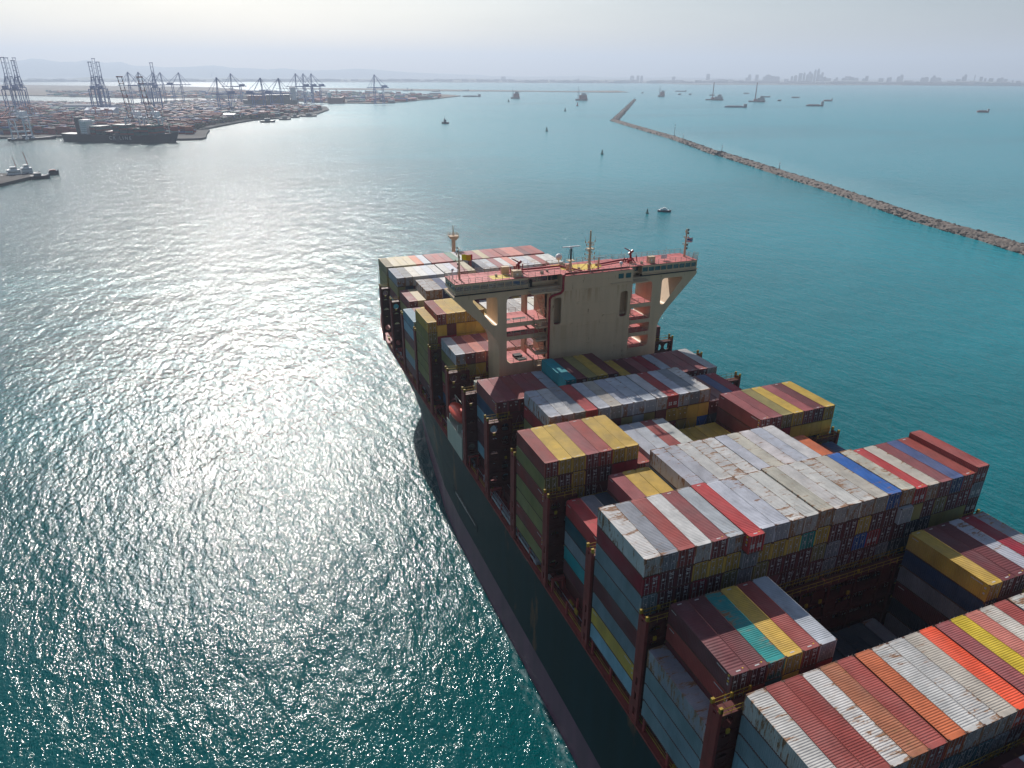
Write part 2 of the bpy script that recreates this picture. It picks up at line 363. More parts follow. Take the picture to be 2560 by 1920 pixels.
    rr = n.new('ShaderNodeMapRange'); l.new(ln.outputs['Value'], rr.inputs[0])
    for i, v in enumerate((250, 1800, .10, .25)): rr.inputs[i+1].default_value = v
    l.new(rr.outputs[0], b.inputs['Roughness'])
    return mt
mb = MB(); R = 25000; mb.add([(-R, -900, 0), (R, -900, 0), (R, R, 0), (-R, R, 0)], [(0, 1, 2, 3)])
tag(mb.build('water', water_mat()), kind='structure')
# ------------------------------------------------------------------ haze
hm = bpy.data.materials.new('haze_air'); hm.use_nodes = True; n = hm.node_tree.nodes; n.remove(n['Principled BSDF'])
pv = n.new('ShaderNodeVolumePrincipled'); pv.inputs['Density'].default_value = 1.08e-4; pv.inputs['Color'].default_value = (.71, .83, 1.0, 1); pv.inputs['Anisotropy'].default_value = .2
hm.node_tree.links.new(pv.outputs[0], n['Material Output'].inputs['Volume'])
mb = MB(); mb.box(-25500, 25500, -1100, 25500, -8, 720)
tag(mb.build('haze', hm), kind='stuff')
# ------------------------------------------------------------------ containers on the ship
def X(i): return i*2.508+.168*((i >= 7)+(i >= 12)+(i >= 17))
CL, CW, CH = 12.19, 2.44, 2.83
def corr(L, pitch, d):
    """offsets along the length with trapezoid corrugation depth"""
    pts = []; nn = int(L/pitch); s0 = -nn*pitch/2
    for k in range(nn):
        a = s0+k*pitch; pts += [(a, 0), (a+pitch*.3, 0), (a+pitch*.5, d), (a+pitch*.8, d)]
    pts.append((s0+nn*pitch, 0)); return pts
def shell_mesh(L=CL, ribs=.28, marks=False):
    b = MB(); hx, hy, hz = CW/2, L/2, CH
    for sx in (-1, 1):
        for sy in (-1, 1): b.box(min(sx*hx, sx*(hx-.14)), max(sx*hx, sx*(hx-.14)), min(sy*hy, sy*(hy-.14)), max(sy*hy, sy*(hy-.14)), 0, hz)
        b.box(min(sx*hx, sx*(hx-.07)), max(sx*hx, sx*(hx-.07)), -hy+.14, hy-.14, hz-.09, hz-.004)
        b.box(min(sx*hx, sx*(hx-.07)), max(sx*hx, sx*(hx-.07)), -hy+.14, hy-.14, 0, .14, 1)
        pr = corr(L-.3, .278, .055); q = [(-hy+.14, 0)]+pr+[(hy-.14, 0)]; vs = []
        for y, d in q: vs += [(sx*(hx-.012-d), y, .14), (sx*(hx-.012-d), y, hz-.09)]
        b.add(vs, [(2*k, 2*k+2, 2*k+3, 2*k+1) if sx < 0 else (2*k, 2*k+1, 2*k+3, 2*k+2) for k in range(len(q)-1)])
    for sy in (-1, 1): b.box(-hx+.14, hx-.14, min(sy*hy, sy*(hy-.1)), max(sy*hy, sy*(hy-.1)), hz-.10, hz-.002)
    b.box(-hx+.14, hx-.14, hy-.1, hy, 0, .14); b.box(-hx+.14, hx-.14, -hy, -hy+.1, 0, .14, 1)
    # front (far) corrugated wall
    pr = corr(CW-.3, .25, .04); vs = []
    for x, d in pr: vs += [(x, hy-.02-d, .14), (x, hy-.02-d, hz-.1)]
    b.add(vs, [(2*k, 2*k+2, 2*k+3, 2*k+1) for k in range(len(pr)-1)])
    # roof
    pr = corr(L-.9, ribs, .028); q = [(-hy+.1, 0)]+pr+[(hy-.1, 0)]; vs = []
    for y, d in q: vs += [(-hx+.07, y, hz-.022-d), (hx-.07, y, hz-.022-d)]
    b.add(vs, [(2*k, 2*k+1, 2*k+3, 2*k+2) for k in range(len(q)-1)])
    b.add([(-hx, -hy, .01), (hx, -hy, .01), (hx, hy, .01), (-hx, hy, .01)], [(0, 3, 2, 1)])
    if marks:
        for sy in (-1, 1): b.box(-.35, .25, sy*(hy-.4)-.07, sy*(hy-.4)+.07, hz-.02, hz-.006, 2)
        b.box(.6, .75, -hy+.5, -hy+.65, hz-.02, hz-.006, 3)
        for k in range(4): b.box(-hx-.002, -hx+.02, -hy+.35, -hy+.6, 2.35-k*.42, 2.6-k*.42, 2 if k % 2 else 3)
        b.box(-hx-.002, -hx+.02, -hy+.9, -hy+2.6, 2.3, 2.42, 2); b.box(-hx-.002, -hx+.02, hy-1.5, hy-.5, 2.3, 2.4, 2)
    # corner castings
    for sx in (-1, 1):
        for sy in (-1, 1):
            for z in (0, hz-.12):
                x0, y0 = sx*(hx-.085), sy*(hy-.09); b.box(x0-.092, x0+.092, y0-.098, y0+.098, z-.006, z+.127, 1)
    return b
def door_mesh(side, marks=0):
    b = MB(); y0 = -CL/2; xa, xb = (-1.08, -.012) if side < 0 else (.012, 1.08)
    pr = [(xa, 0), (xa+.08, 0)]; k = xa+.1
    while k < xb-.2: pr += [(k, .0), (k+.05, .03), (k+.13, .03), (k+.18, 0)]; k += .24
    pr += [(xb, 0)]; vs = []
    for x, d in pr: vs += [(x, y0+.05+d, .15), (x, y0+.05+d, CH-.11)]
    b.add(vs, [(2*k, 2*k+2, 2*k+3, 2*k+1) for k in range(len(pr)-1)])
    b.add([(xa, y0+.049, .15), (xb, y0+.049, .15), (xb, y0+.049, .3), (xa, y0+.049, .3)], [(0, 1, 2, 3)])
    if marks == 1:
        for zz in (.75, 1.15):
            for xx in (xa+.18, xa+.58): b.box(xx, xx+.28, y0+.03, y0+.045, zz, zz+.3, 1)
    elif marks == 2:
        b.box(xa+.35, xa+.6, y0+.03, y0+.045, 1.55, 1.85, 1)
        if side > 0: b.box(xa+.2, xa+.9, y0+.03, y0+.045, 2.35, 2.47, 1); b.box(xa+.3, xa+.9, y0+.03, y0+.045, 2.12, 2.2, 1)
    else:
        b.box(xa+.55, xa+.72, y0+.03, y0+.045, 1.3, 1.52, 1)
        b.box(xa+.2, xa+.7, y0+.03, y0+.045, 2.4, 2.48, 1)
    return b
def rod_mesh(side):
    b = MB(); y0 = -CL/2; xs = (-.82, -.3) if side < 0 else (.3, .82)
    for x in xs:
        b.tube((x, y0+.015, .06), (x, y0+.015, CH-.04), .022, 5)
        for z in (.2, .9, 1.7, 2.6): b.box(x-.06, x+.06, y0, y0+.05, z, z+.05)
    b.box(xs[0]-.05, xs[0]+.3, y0-.02, y0+.01, 1.15, 1.2); b.box(xs[1]-.3, xs[1]+.05, y0-.02, y0+.01, 1.15, 1.2)
    return b
SHELL = [shell_mesh(CL, r_, m_).mesh('container_shell', [M['box'], M['cast'], M['mark'], M['yellow']]) for m_ in (False, True) for r_ in (.28, .42)]
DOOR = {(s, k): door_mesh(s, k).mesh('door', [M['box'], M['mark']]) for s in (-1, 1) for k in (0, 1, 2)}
RODS = {s: rod_mesh(s).mesh('locking_rods', [M['rod']]) for s in (-1, 1)}
BAYS = {  # bay: (y of the near ends, name, runs of (first row, colours, top z))
 'Z': (-26.9, 'block cut by the bottom edge', [(9, 'mBmrYm', 43.6)]),
 'A': (-12.19, 'nearest block, bottom right', [(1, 'WrqWxr', 46.35), (7, 'OWWco', 46.35), (12, 'pllc'.replace('ll', 'ls')+'r', 46.35), (17, 'Wcr', 46.4)]),
 'B': (2.3, 'low block behind nearest', [(0, 'G', 40.2), (1, 'mmTYrB', 46.6), (9, 'nnnnnn', 31.75), (15, 'G', 31.8), (17, 'YmmBCG', 46.6)]),
 'C': (17.1, 'long tall block across ship', [(0, 'WGrWpB', 52.25), (6, 'R', 52.4), (7, 'BBWW', 52.2), (11, 'c', 52.45), (12, 'WWWcb', 52.2), (17, 'c', 52.2), (18, 'RcpvrR'[:5], 51.9), (23, 'r', 52.8)]),
 'D': (31.8, 'block behind long tall one', [(1, 'RGn', 43.75), (4, 'pYY', 46.9), (7, 'BBWWW', 50.0), (12, 'BcWBW', 49.95), (17, 'BBO', 46.5), (20, 'mmN', 43.6)]),
 'E': (47.1, 'yellow-and-red middle block', [(0, 'rYYprYY', 49.5), (7, 'r', 45.6), (8, 'BBrW', 46.6), (12, 'YYYYY', 43.2), (17, 'ppyYpmY', 49.4)]),
 'F': (61.8, 'fourteen-wide pale block', [(3, 'BWGRBcBBBWRBGW', 49.5), (17, 'mmvC', 46.6)]),
 'G': (76.3, 'block behind bridge wall', [(1, 'pprppB', 46.9), (7, 'z', 49.4), (8, 'myYm', 49.2), (13, 'YmpCBpppW', 46.75)]),
 'H': (103.5, 'block under port wing', [(1, 'BpspOr', 47.1), (7, 'rpmYyYmpmYrpmmYm', 47.1)]),
 'I': (118.5, 'yellow block ahead of bridge', [(0, 'Y', 50.5), (1, 'rYYYY', 52.3), (6, 'Y', 49.0), (7, 'WWWWW', 50.2), (12, 'cWWBWWcWBWW', 50.2)]),
 'J': (133.1, 'half-hidden block ahead', [(0, 'L', 46.0), (1, 'mYmrB', 46.0), (7, 'YmWrm', 46.0), (12, 'mYWrmpmYmBr', 46.0)]),
 'K': (147.7, 'third block from bow', [(1, 'pk', 47.2), (3, 'WWvW', 49.9), (7, 'BBkpW', 49.9), (12, 'WWpWBWWrWBW', 49.9)]),
 'L': (162.4, 'second block from bow', [(1, 'BWcWBW', 50.3), (7, 'WBpk', 50.4), (11, 'v', 47.3), (12, 'WBpWs', 50.6), (17, 'WBWrWW', 50.4)]),
 'N': (177.6, 'foremost block', [(1, 'kkkkOB', 50.1), (7, 'rrpgW', 50.1), (12, 'ppkpr', 50.1), (17, 'rssmrr', 50.1)]),
}
WALL = {('A', 1): 'WaaLaa', ('B', 0): 'Gaaa', ('B', 1): 'mrmm', ('B', 17): 'YNGmnG', ('C', 0): 'WCaamaYL', ('D', 1): 'RtGzm', ('D', 4): 'mmm',
 ('D', 7): 'Bamm', ('E', 0): 'ryryyry', ('E', 17): 'pmmy', ('F', 3): 'BRyaam', ('G', 1): 'rNLmmL', ('G', 7): 'zmm', ('H', 1): 'LymyRN', ('I', 0): 'Yyyyyym',
 ('I', 1): 'rYCm', ('J', 0): 'LLmy', ('K', 1): 'myyy', ('L', 1): 'Lymzyy', ('N', 1): 'kyymyy', ('K', 3): 'Wm'}
SECOND = {'A': {7: 't', 8: 't', 9: 't', 10: 'G', 11: 'm'}, 'B': dict(zip(range(1, 7), 'mrtYmC')),
 'C': dict(zip(range(24), 'CmmYYYGYYYTYmmYmmBymymCG')), 'E': dict(list(zip(range(7), 'YmYmmCC'))+list(zip(range(17, 24), 'mmCYYYY'))),
 'F': dict(zip(range(3, 17), 'RymyYmyGymYYYY')), 'I': dict(zip(range(7), 'YYmYYYY')), 'H': dict(zip(range(1, 7), 'yyYmYm')), 'G': dict(zip(range(1, 7), 'mmmrmC'))}
THIRD = {'C': dict(zip(range(24), 'ammCmyGymmmyGmbRmmnnyyym')), 'E': dict(zip(range(7), 'ymYmmmm')), 'I': dict(zip(range(7), 'YCCYYYN'))}
FOURTH = {'C': dict(zip(range(24), 'ammmmymymmmmGmmmGnnmmmmm'))}
RUST = dict(W=.62, B=.5, G=.5, c=.6, k=.2, T=.5, n=.3)
SPECIAL_RUST = {('A', 5, 0): .55, ('A', 4, 0): .75, ('A', 8, 0): .7, ('A', 9, 0): .8, ('C', 17, 0): 1.15, ('C', 14, 0): 1.0, ('C', 11, 0): .85, ('C', 9, 0): .85, ('C', 16, 0): .55, ('B', 3, 0): .9, ('B', 0, 0): .95,
  ('C', 0, 0): .7, ('C', 12, 0): .75, ('C', 13, 0): .65, ('D', 7, 0): .6, ('D', 10, 0): 1.0, ('D', 11, 0): .9, ('B', 22, 0): .9, ('C', 19, 0): .8, ('F', 16, 0): .8, ('K', 3, 0): .95, ('K', 4, 0): .85}
units = []   # (bay, row, tier, x, y, z, colour)
for bay, (yn, nm, runs) in BAYS.items():
    for i0, cols, zt in runs:
        for k, ch in enumerate(cols):
            i = i0+k; nt_ = max(1, int(round((zt-28.9)/2.92)))
            for t in range(nt_):
                if t == 0: c = ch
                elif (bay, i) in WALL and t < len(WALL[(bay, i)]): c = WALL[(bay, i)][t]
                elif t == 1 and i in SECOND.get(bay, {}): c = SECOND[bay][i]
                elif t == 2 and i in THIRD.get(bay, {}): c = THIRD[bay][i]
                elif t == 3 and i in FOURTH.get(bay, {}): c = FOURTH[bay][i]
                else: c = rnd.choice('mmmmYyrYGaCmnbmYr')
                dy = rnd.uniform(-.04, .04)
                if bay == 'C' and i == 6 and t == 0: dy = -.55
                if bay == 'C' and i in (6, 17) and t == 1: dy = -.5
                units.append((bay, i, t, X(i)+CW/2+.02+rnd.uniform(-.012, .012), yn+CL/2+dy, zt-2.92*t-CH, c))
# which of them show largest in the picture: a coarse count of visible samples per container
occ = MB(); own = []
for k, u in enumerate(units):
    _, _, _, x, y, z, _ = u; occ.box(x-1.22, x+1.22, y-6.09, y+6.09, z, z+CH); own += [k]*6
for bx in ((21.2, 41.8, 92.5, 102, 28, 66.5), (0, 60.7, 94.5, 101.5, 63.6, 66.5), (10, 12, 94.5, 102, 28, 63.6), (48.2, 50.2, 94.5, 102, 28, 63.6)):
    occ.box(*bx); own += [-1]*6
bvh = BVHTree.FromPolygons(occ.v, occ.f); cnt = {}
for py in range(600, 1920, 8):
    for px in range(900, 2560, 8):
        d = (fw+rt*((px-W_/2)/F_)-up*((py-H_/2)/F_)).normalized(); h = bvh.ray_cast(CAM, d)
        if h[2] is not None and own[h[2]] >= 0: cnt[own[h[2]]] = cnt.get(own[h[2]], 0)+1
order = sorted(cnt, key=lambda k: -cnt[k]); IND = set(order[:300])
print('visible containers', len(order), 'smallest individual', cnt[order[min(299, len(order)-1)]])
ORD = ['first', 'second', 'third', 'fourth', 'fifth', 'sixth', 'seventh', 'eighth', 'ninth', 'tenth', 'eleventh', 'twelfth', 'thirteenth', 'fourteenth', 'fifteenth', 'sixteenth',
       'seventeenth', 'eighteenth', 'nineteenth', 'twentieth', 'twenty-first', 'twenty-second', 'twenty-third', 'twenty-fourth']
rowsof = {b: sorted({u[1] for u in units if u[0] == b}) for b in BAYS}
far = MB()
for k, (bay, i, t, x, y, z, c) in enumerate(units):
    ru = SPECIAL_RUST.get((bay, i, t), RUST.get(c, .12)+(rnd.uniform(-.12, .15) if t == 0 else -.25))
    f_ = rnd.uniform(.86, 1.1); col = tuple(min(1, v*f_*rnd.uniform(.98, 1.02)) for v in P[c])
    if k not in IND:
        far.box(x-1.22, x+1.22, y-6.09, y+6.09, z, z+CH-.02, 0, col+(max(0, ru),)); continue
    r = empty('shipping_container', (x, y, z))
    wear = ('rusty ' if ru > .6 else 'ribbed ' if (bay, i, t) == ('C', 4, 0) else '')
    tier = 'top tier' if t == 0 else 'tier '+ORD[t]+' from top'
    tag(r, f"{wear}{NAMEC[c]} container, {tier}, {ORD[rowsof[bay].index(i)]} stack from left, {BAYS[bay][1]}", 'container', "containers stacked on the ship's deck")
    o = inst('corrugated_shell', SHELL[(1 if c in 'pm' and i % 2 else 0)+(2 if c in 'RrmpOosCY' and (k*7) % 3 else 0)], r); o.color = col+(max(0, ru),)
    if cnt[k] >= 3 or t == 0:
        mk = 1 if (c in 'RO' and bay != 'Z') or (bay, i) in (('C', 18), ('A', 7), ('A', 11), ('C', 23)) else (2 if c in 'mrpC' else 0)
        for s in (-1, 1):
            dr = inst('door', DOOR[(s, mk)], r); dr.color = (col[0]*.58, col[1]*.58, col[2]*.58, max(0, ru))  # darker than the shell: shade of the near ends put into the colour
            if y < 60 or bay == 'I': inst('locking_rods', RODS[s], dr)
    if bay == 'C' and i == 6 and t == 0: r.scale = (1, 1.09, 1)
fcu = bpy.data.curves.new('t', 'FONT'); fcu.body = 'm'; fcu.size = 2.6; fcu.extrude = .012
to = bpy.data.objects.new('t', fcu); COL.objects.link(to); EMB = bpy.data.meshes.new_from_object(to.evaluated_get(bpy.context.evaluated_depsgraph_get())); bpy.data.objects.remove(to)
EMB.transform(Matrix.Translation((-1.23, -1.2, .75)) @ Matrix.Rotation(-math.pi/2, 4, 'Z') @ Matrix.Rotation(math.pi/2, 4, 'X')); EMB.materials.clear(); EMB.materials.append(M['yellow'])
for o in list(COL.objects):
    if o.name.startswith('shipping_container') and 'first stack' not in o['label'] and 'fourth stack' in o['label'] and 'block behind long tall one' in o['label'] and 'top tier' in o['label']: inst('emblem', EMB, o)
tag(far.build('containers_deep_in_the_stacks', M['boxes']), 'lower and far containers packed under and behind the visible stacks', 'containers', kind='stuff')
# ------------------------------------------------------------------ the ship
CX = 30.35
ship = tag(empty('container_ship', (CX, 100, 0)), 'huge dark green container ship with beige bridge tower, laden with stacked containers', 'container ship')
OFF = (-CX, -100, 0)       # parts are modelled in world coordinates
def sbuild(b, name, mats, parent=None, smooth=False):
    return b.build(name, mats, parent or ship, OFF if parent is None else (0, 0, 0), 0, smooth)
ST = [(-75, 30.75, 30.75), (60, 30.75, 30.75), (95, 30.7, 30.75), (110, 30.0, 30.75), (123, 28.2, 30.75), (140, 25.9, 30.75), (155, 23.6, 30.75), (166, 21.7, 30.6), (176, 19.3, 30.2), (184, 17.2, 29.6),
      (191, 14.8, 28.6), (198, 12.0, 27.0), (205, 9.2, 24.6), (212, 6.3, 21.3), (219, 3.6, 17.0), (226, 1.5, 11.2), (232, .5, 5.2), (236, .2, 1.0)]
ZL = [-4, 0, 4, 8.4, 8.404, 13, 18, 22.5, 26.0]
def hb(y, z):
    for (a, w0, d0), (b_, w1, d1) in zip(ST, ST[1:]):
        if a <= y <= b_:
            t = (y-a)/(b_-a); w_, d_ = w0+(w1-w0)*t, d0+(d1-d0)*t
            return w_+(d_-w_)*max(0, min(1, z/26))**1.9
    return 0
b = MB(); ys = [s[0] for s in ST]; n = len(ZL)
for s in (-1, 1):
    vs = [(CX+s*hb(y, z), y, z+(0 if z < 20 or y < 185 else (y-185)/51*3*(z-20)/6)) for y in ys for z in ZL]; fs, ms = [], []
    base = len(b.v); b.v += vs
    for a in range(len(ys)-1):
        for k in range(n-1):
            q = [a*n+k, (a+1)*n+k, (a+1)*n+k+1, a*n+k+1]
            if s > 0: q = q[::-1]
            b.f.append([base+j for j in q]); b.m.append(1 if k < 3 else 0); b.c.append(None)
b.add([(CX-30.75, -75, -4), (CX+30.75, -75, -4), (CX+30.75, -75, 26), (CX-30.75, -75, 26)], [(0, 1, 2, 3)])
hull = sbuild(b, 'hull', [M['hull'], M['boot']], smooth=False)
b = MB()   # weather deck with a low bulwark edge
vs = []
for y in ys: vs += [(CX-hb(y, 26)+.02, y, 25.98+max(0, (y-185)/51*3)), (CX+hb(y, 26)-.02, y, 25.98+max(0, (y-185)/51*3))]
b.add(vs, [(2*k, 2*k+1, 2*k+3, 2*k+2) for k in range(len(ys)-1)])
sbuild(b, 'weather_deck', M['deck'])
b = MB()
for s in (-1, 1):
    for y0, y1 in zip(ys[:-2], ys[1:-1]):
        steps = max(1, int((y1-y0)/3))
        for k in range(steps):
            a, c = y0+(y1-y0)*k/steps, y0+(y1-y0)*(k+1)/steps; za, zc = 26+max(0, (a-185)/51*3), 26+max(0, (c-185)/51*3)
            pa, pc = (CX+s*(hb(a, 26)-.06), a), (CX+s*(hb(c, 26)-.06), c)
            hgt = .28 if a < 183 else 1.3
            b.add([(pa[0], a, za-.02), (pc[0], c, zc-.02), (pc[0], c, zc+hgt), (pa[0], a, za+hgt), (pa[0]-s*.1, a, za-.02), (pc[0]-s*.1, c, zc-.02), (pc[0]-s*.1, c, zc+hgt), (pa[0]-s*.1, a, za+hgt)],
                  [(0, 1, 2, 3), (4, 7, 6, 5), (3, 2, 6, 7)])
            if a < 183:
                b.tube((pa[0], a, za), (pa[0], a, za+1.15), .03); b.tube((pa[0], a, za+1.1), (pc[0], c, zc+1.1), .022); b.tube((pa[0], a, za+.7), (pc[0], c, zc+.7), .018)
split_build(b, 'bulwark_rail', M['post'], ship, OFF)
# side slot with a pale ladder stowed in it
b = MB(); b.box(-.46, -.38, 81.2, 99.4, 13.2, 15.0, 0); b.box(-.50, -.455, 82.4, 97.2, 14.0, 14.25, 1)
for k in range(14): b.box(-.53, -.495, 88+k*.66, 88.4+k*.66, 13.8, 14.3+.15*(k % 3), 1)
sbuild(b, 'side_door_slot', [M['dark'], M['grey']])
# hatch coamings, covers, longitudinal walkway gear
edges = [yn for yn, _, _ in BAYS.values()]
for bay, (yn, nm, runs) in BAYS.items():
    y0, y1 = yn-.1, yn+CL+.1; lo = 0 if bay not in 'LKN' else 1; hi = 24 if bay not in 'LKN' else 23
    b = MB()
    for a, c in ((lo, 7), (7, 12), (12, 17), (17, hi)):
        xa, xb = X(a)+(2.75 if a == lo else .1), X(c)-(.1 if c < 24 else 2.6)
        b.box(xa, xb, y0, y1, 28.2, 28.86)
        b.box(xa+.3, xb-.3, y0+.3, y1-.3, 26, 28.2)
        k = y0+1.2
        while k < y1-1: b.box(xa-.02, xb+.02, k, k+.12, 28.4, 28.7); k += 1.6
        for q in range(int((xb-xa)/2.5)): b.box(xa+1.2+q*2.5, xa+1.32+q*2.5, y0+.05, y1-.05, 28.861, 28.885, 1)
    sbuild(b, 'hatch_cover', [M['tealf'] if bay == 'B' else M['oxide'], M['grey']])
    b = MB()    # pedestals under the outboard stacks
    for xs in (0.05, 60.65-2.5):
        for k in range(3):
            yy = yn+.3+k*5.6
            for x in (xs+.15, xs+2.1): b.box(x, x+.3, yy, yy+.4, 26, 28.55)
        b.box(xs+.1, xs+2.5, yn+.2, yn+.7, 28.4, 28.82); b.box(xs+.1, xs+2.5, yn+CL-.7, yn+CL-.2, 28.4, 28.82)
    if bay in 'LKN': b = MB(); b.box(2.6, 2.9, yn, yn+CL, 26, 28.4)
    split_build(b, 'container_pedestal', M['deck'], ship, OFF, 1.2)
b = MB(); r2 = random.Random(3)
for s, xo in ((1, 0), (-1, 60.7)):
    for x, r_, mi in ((.55, .07, 1), (.85, .05, 1), (1.35, .09, 0), (1.7, .06, 2)): b.tube((xo+s*x, -70, 26.35+r_), (xo+s*x, 170, 26.35+r_), r_, 5, mi)
    y = -60
    while y < 186:
        x = r2.uniform(.5, 1.9); h = r2.uniform(.35, 1.3); d = r2.uniform(.2, .5)
        b.box(min(xo+s*x, xo+s*(x+d)), max(xo+s*x, xo+s*(x+d)), y, y+r2.uniform(.3, 1.5), 26, 26+h, r2.choice((0, 0, 0, 2, 3)) if r2.random() < .8 else 1)
        y += r2.uniform(1.0, 3.2)
sbuild(b, 'deck_fittings', [M['oxide'], M['ylow'], M['rod'], M['mark']])
# lashing bridges
LV = [29.0, 31.9, 34.85, 37.75, 40.7, 43.55]
def lashing_bridge(y0, y1, x0i, x1i, parts, first):
    root = empty('lashing_bridge', (0, 0, 0), 0, ship); root.location = (-CX, y0-100, 0)
    if parts:
        for nm_, me in parts: inst(nm_, me, root)
        return parts
    D = y1-y0; xa, xb = X(x0i), X(x1i); b = MB(); yb = MB(); rb = MB()
    for i in range(x0i, x1i+1):
        x = X(i); thick = .16 if i not in (7, 12, 17, x0i, x1i) else .24
        if i % 2 == 0 or i in (7, 12, 17, x1i):
            zt_ = 43.6 if i <= 2 or i >= 22 else 40.7
            for yy in (0, D-.2): b.box(x-thick, x+thick, yy, yy+.2, 26, zt_)
            for z in LV[:-1 if zt_ > 41 else -2]: b.tube((x, .1, z), (x, D-.1, z+2.7), .06)
    for k, z in enumerate(LV):
        for xa_, xb_ in (((xa, xb),) if k < 5 else ((xa, X(2)+.2), (X(22)-.2, xb))):
            for yy in (.02, D-.17): b.box(xa_, xb_, yy, yy+.15, z-.34, z-.04)
            b.box(xa_, xb_, .05, D-.05, z-.04, z, 0)
        for yy in (.04, D-.08):
            if k < 4:
                for h in (.55, 1.05): b.tube((xa, yy, z+h), (xb, yy, z+h), .018)
    for i in range(x0i, x1i):
        for z in LV[:4]:
            if r2.random() < .5: b.box(X(i)+.1, X(i)+2.3, .3, .36, z, z+r2.uniform(.8, 2.4))
    for i in range(x0i, x1i):                    # turnbuckle boxes and crossed lashing rods
        for z in LV[1:]:
            if z < 42 and r2.random() < .14: yb.box(X(i)+1, X(i)+1.45, -.22, -.02, z+.1, z+.7)
        for z in LV[2:5]:
            rb.tube((X(i)+.25, D+.1, z-2.7), (X(i)+2.3, D+.32, z+2.6), .03, 3); rb.tube((X(i)+2.25, D+.1, z-2.7), (X(i)+.3, D+.32, z+2.6), .03, 3)
    z = LV[-1]
    for xs_, xe_, z in ((xa, X(2)+.2, LV[5]), (X(2)+.3, X(22)-.3, LV[4]), (X(22)-.2, xb, LV[5])):
        for yy in (.0, D):
            for h in (.5, 1.1): yb.tube((xs_, yy, z+h), (xe_, yy, z+h), .04, 5)
            x = xs_
            while x <= xe_+.01: yb.tube((x, yy, z), (x, yy, z+1.15), .035, 4); x += 1.4
        for i in range(x0i, x1i+1):
            if xs_ <= X(i) <= xe_ and (r2.random() < .3 or i in (0, 2, 22, 24)): q = r2.choice((0, D)); yb.box(X(i)-.15, X(i)+.15, q-.1, q+.1, z+.5, z+1.15)
    for s, xe in ((-1, xa), (1, xb)):                     # outer wing plates with oval lightening holes
        x0, x1 = (xe-.3, xe+.12) if s < 0 else (xe-.12, xe+.3)
        b.box(x0, x1, -.1, D*.3, 26, 43.9, 1); b.box(x0, x1, D*.62, D+.1, 26, 43.9, 1)
        zz = 26
        for k in range(13):
            if k in (1, 3, 5): zz += 1.35; continue
            b.box(x0+.02, x1-.02, D*.3, D*.62, zz, zz+1.35, 1); zz += 1.35
        b.box(x0, x1, -.1, D+.1, 43.9, 44.25, 1); yb.box(x0, x1, -.1, .2, 44.26, 44.9); yb.box(x0, x1, D-.2, D+.1, 44.26, 44.9)
    fo = b.mesh('bridge_frame', [M['oxide'], M['post']]); parts = [('bridge_frame', fo), ('walkway_railing', yb.mesh('walkway_railing', [M['ylow']])), ('lashing_rods', rb.mesh('lashing_rods', [M['rod']]))]
    # panels with round holes in the outer two rows each side
    holesL = []
    for c0 in (X(x0i)+1.35, X(x0i)+3.8):
        for k in range(5):
            cz = LV[k]+1.35; holesL.append([(c0+.82*math.cos(t*math.pi/8), cz+(1.0 if k % 2 else .86)*math.sin(t*math.pi/8)) for t in range(16)])
    pl = plate('side_panel', [(X(x0i)+.2, 28.6), (X(x0i)+5.1, 28.6), (X(x0i)+5.1, 43.3), (X(x0i)+.2, 43.3)], holesL, .22, .30, M['oxide'], None)
    parts.append(('side_panel', pl.data)); me2 = pl.data.copy()
    bpy.data.objects.remove(pl)
    me2.transform(Matrix.Diagonal((-1, 1, 1, 1))); me2.transform(Matrix.Translation((xa+xb, 0, 0))); me2.flip_normals(); parts.append(('side_panel', me2))
    for nm_, me in parts: inst(nm_, me, root)
    return parts
full = narrow = None
for yn in (-26.9, -12.19, 2.3, 17.1, 31.8, 47.1, 61.8, 76.3, 90.9, 105.2-1.7, 118.5, 133.1): full = lashing_bridge(yn-1.95, yn-.4, 0, 24, full, 0)
for yn in (147.7, 162.4, 177.6): narrow = lashing_bridge(yn-1.95, yn-.4, 0, 24, full, 0)
# accommodation ladder stowed along the rail
b = MB()
for x in (.25, .95): b.box(x, x+.07, 51.5, 74, 26.9, 27.5)
for k in range(75): b.box(.3, .98, 51.6+k*.3, 51.75+k*.3, 27.05, 27.1)
for x in (.25, 1.0):
    b.tube((x, 51.5, 28.3), (x, 74, 28.3), .05)
    for k in range(17): b.tube((x, 51.6+k*1.4, 27.4), (x, 51.6+k*1.4, 28.3), .035)
b.box(.2, 1.1, 50.2, 51.5, 26.8, 27.4)
sbuild(b, 'accommodation_ladder', M['rod'])
b = MB(); b.box(-.38, 2.9, 91.2, 102.6, 26.02, 31.6); b.box(-.42, 3.0, 91.0, 102.8, 31.6, 31.9)
sbuild(b, 'boat_station', [M['cream']])
b = MB(); b.tube((3.6, 91.6, 26), (3.6, 91.6, 44.2), .45, 8); b.box(3.1, 4.1, 90.9, 92.2, 42.6, 45.2); b.box(3.3, 7.6, 91.3, 92.1, 44.2, 45.0); b.tube((3.8, 91.7, 41.5), (7, 91.7, 44.2), .15, 6)
for k in range(4): b.tube((3.1+k*.33, 90.9, 45.2), (3.1+k*.33, 90.9, 46.4), .05)
b.tube((3.1, 90.9, 46.4), (4.1, 90.9, 46.4), .05); b.tube((3.1, 90.9, 45.8), (4.1, 90.9, 45.8), .05)
sbuild(b, 'stores_crane', M['cream'])
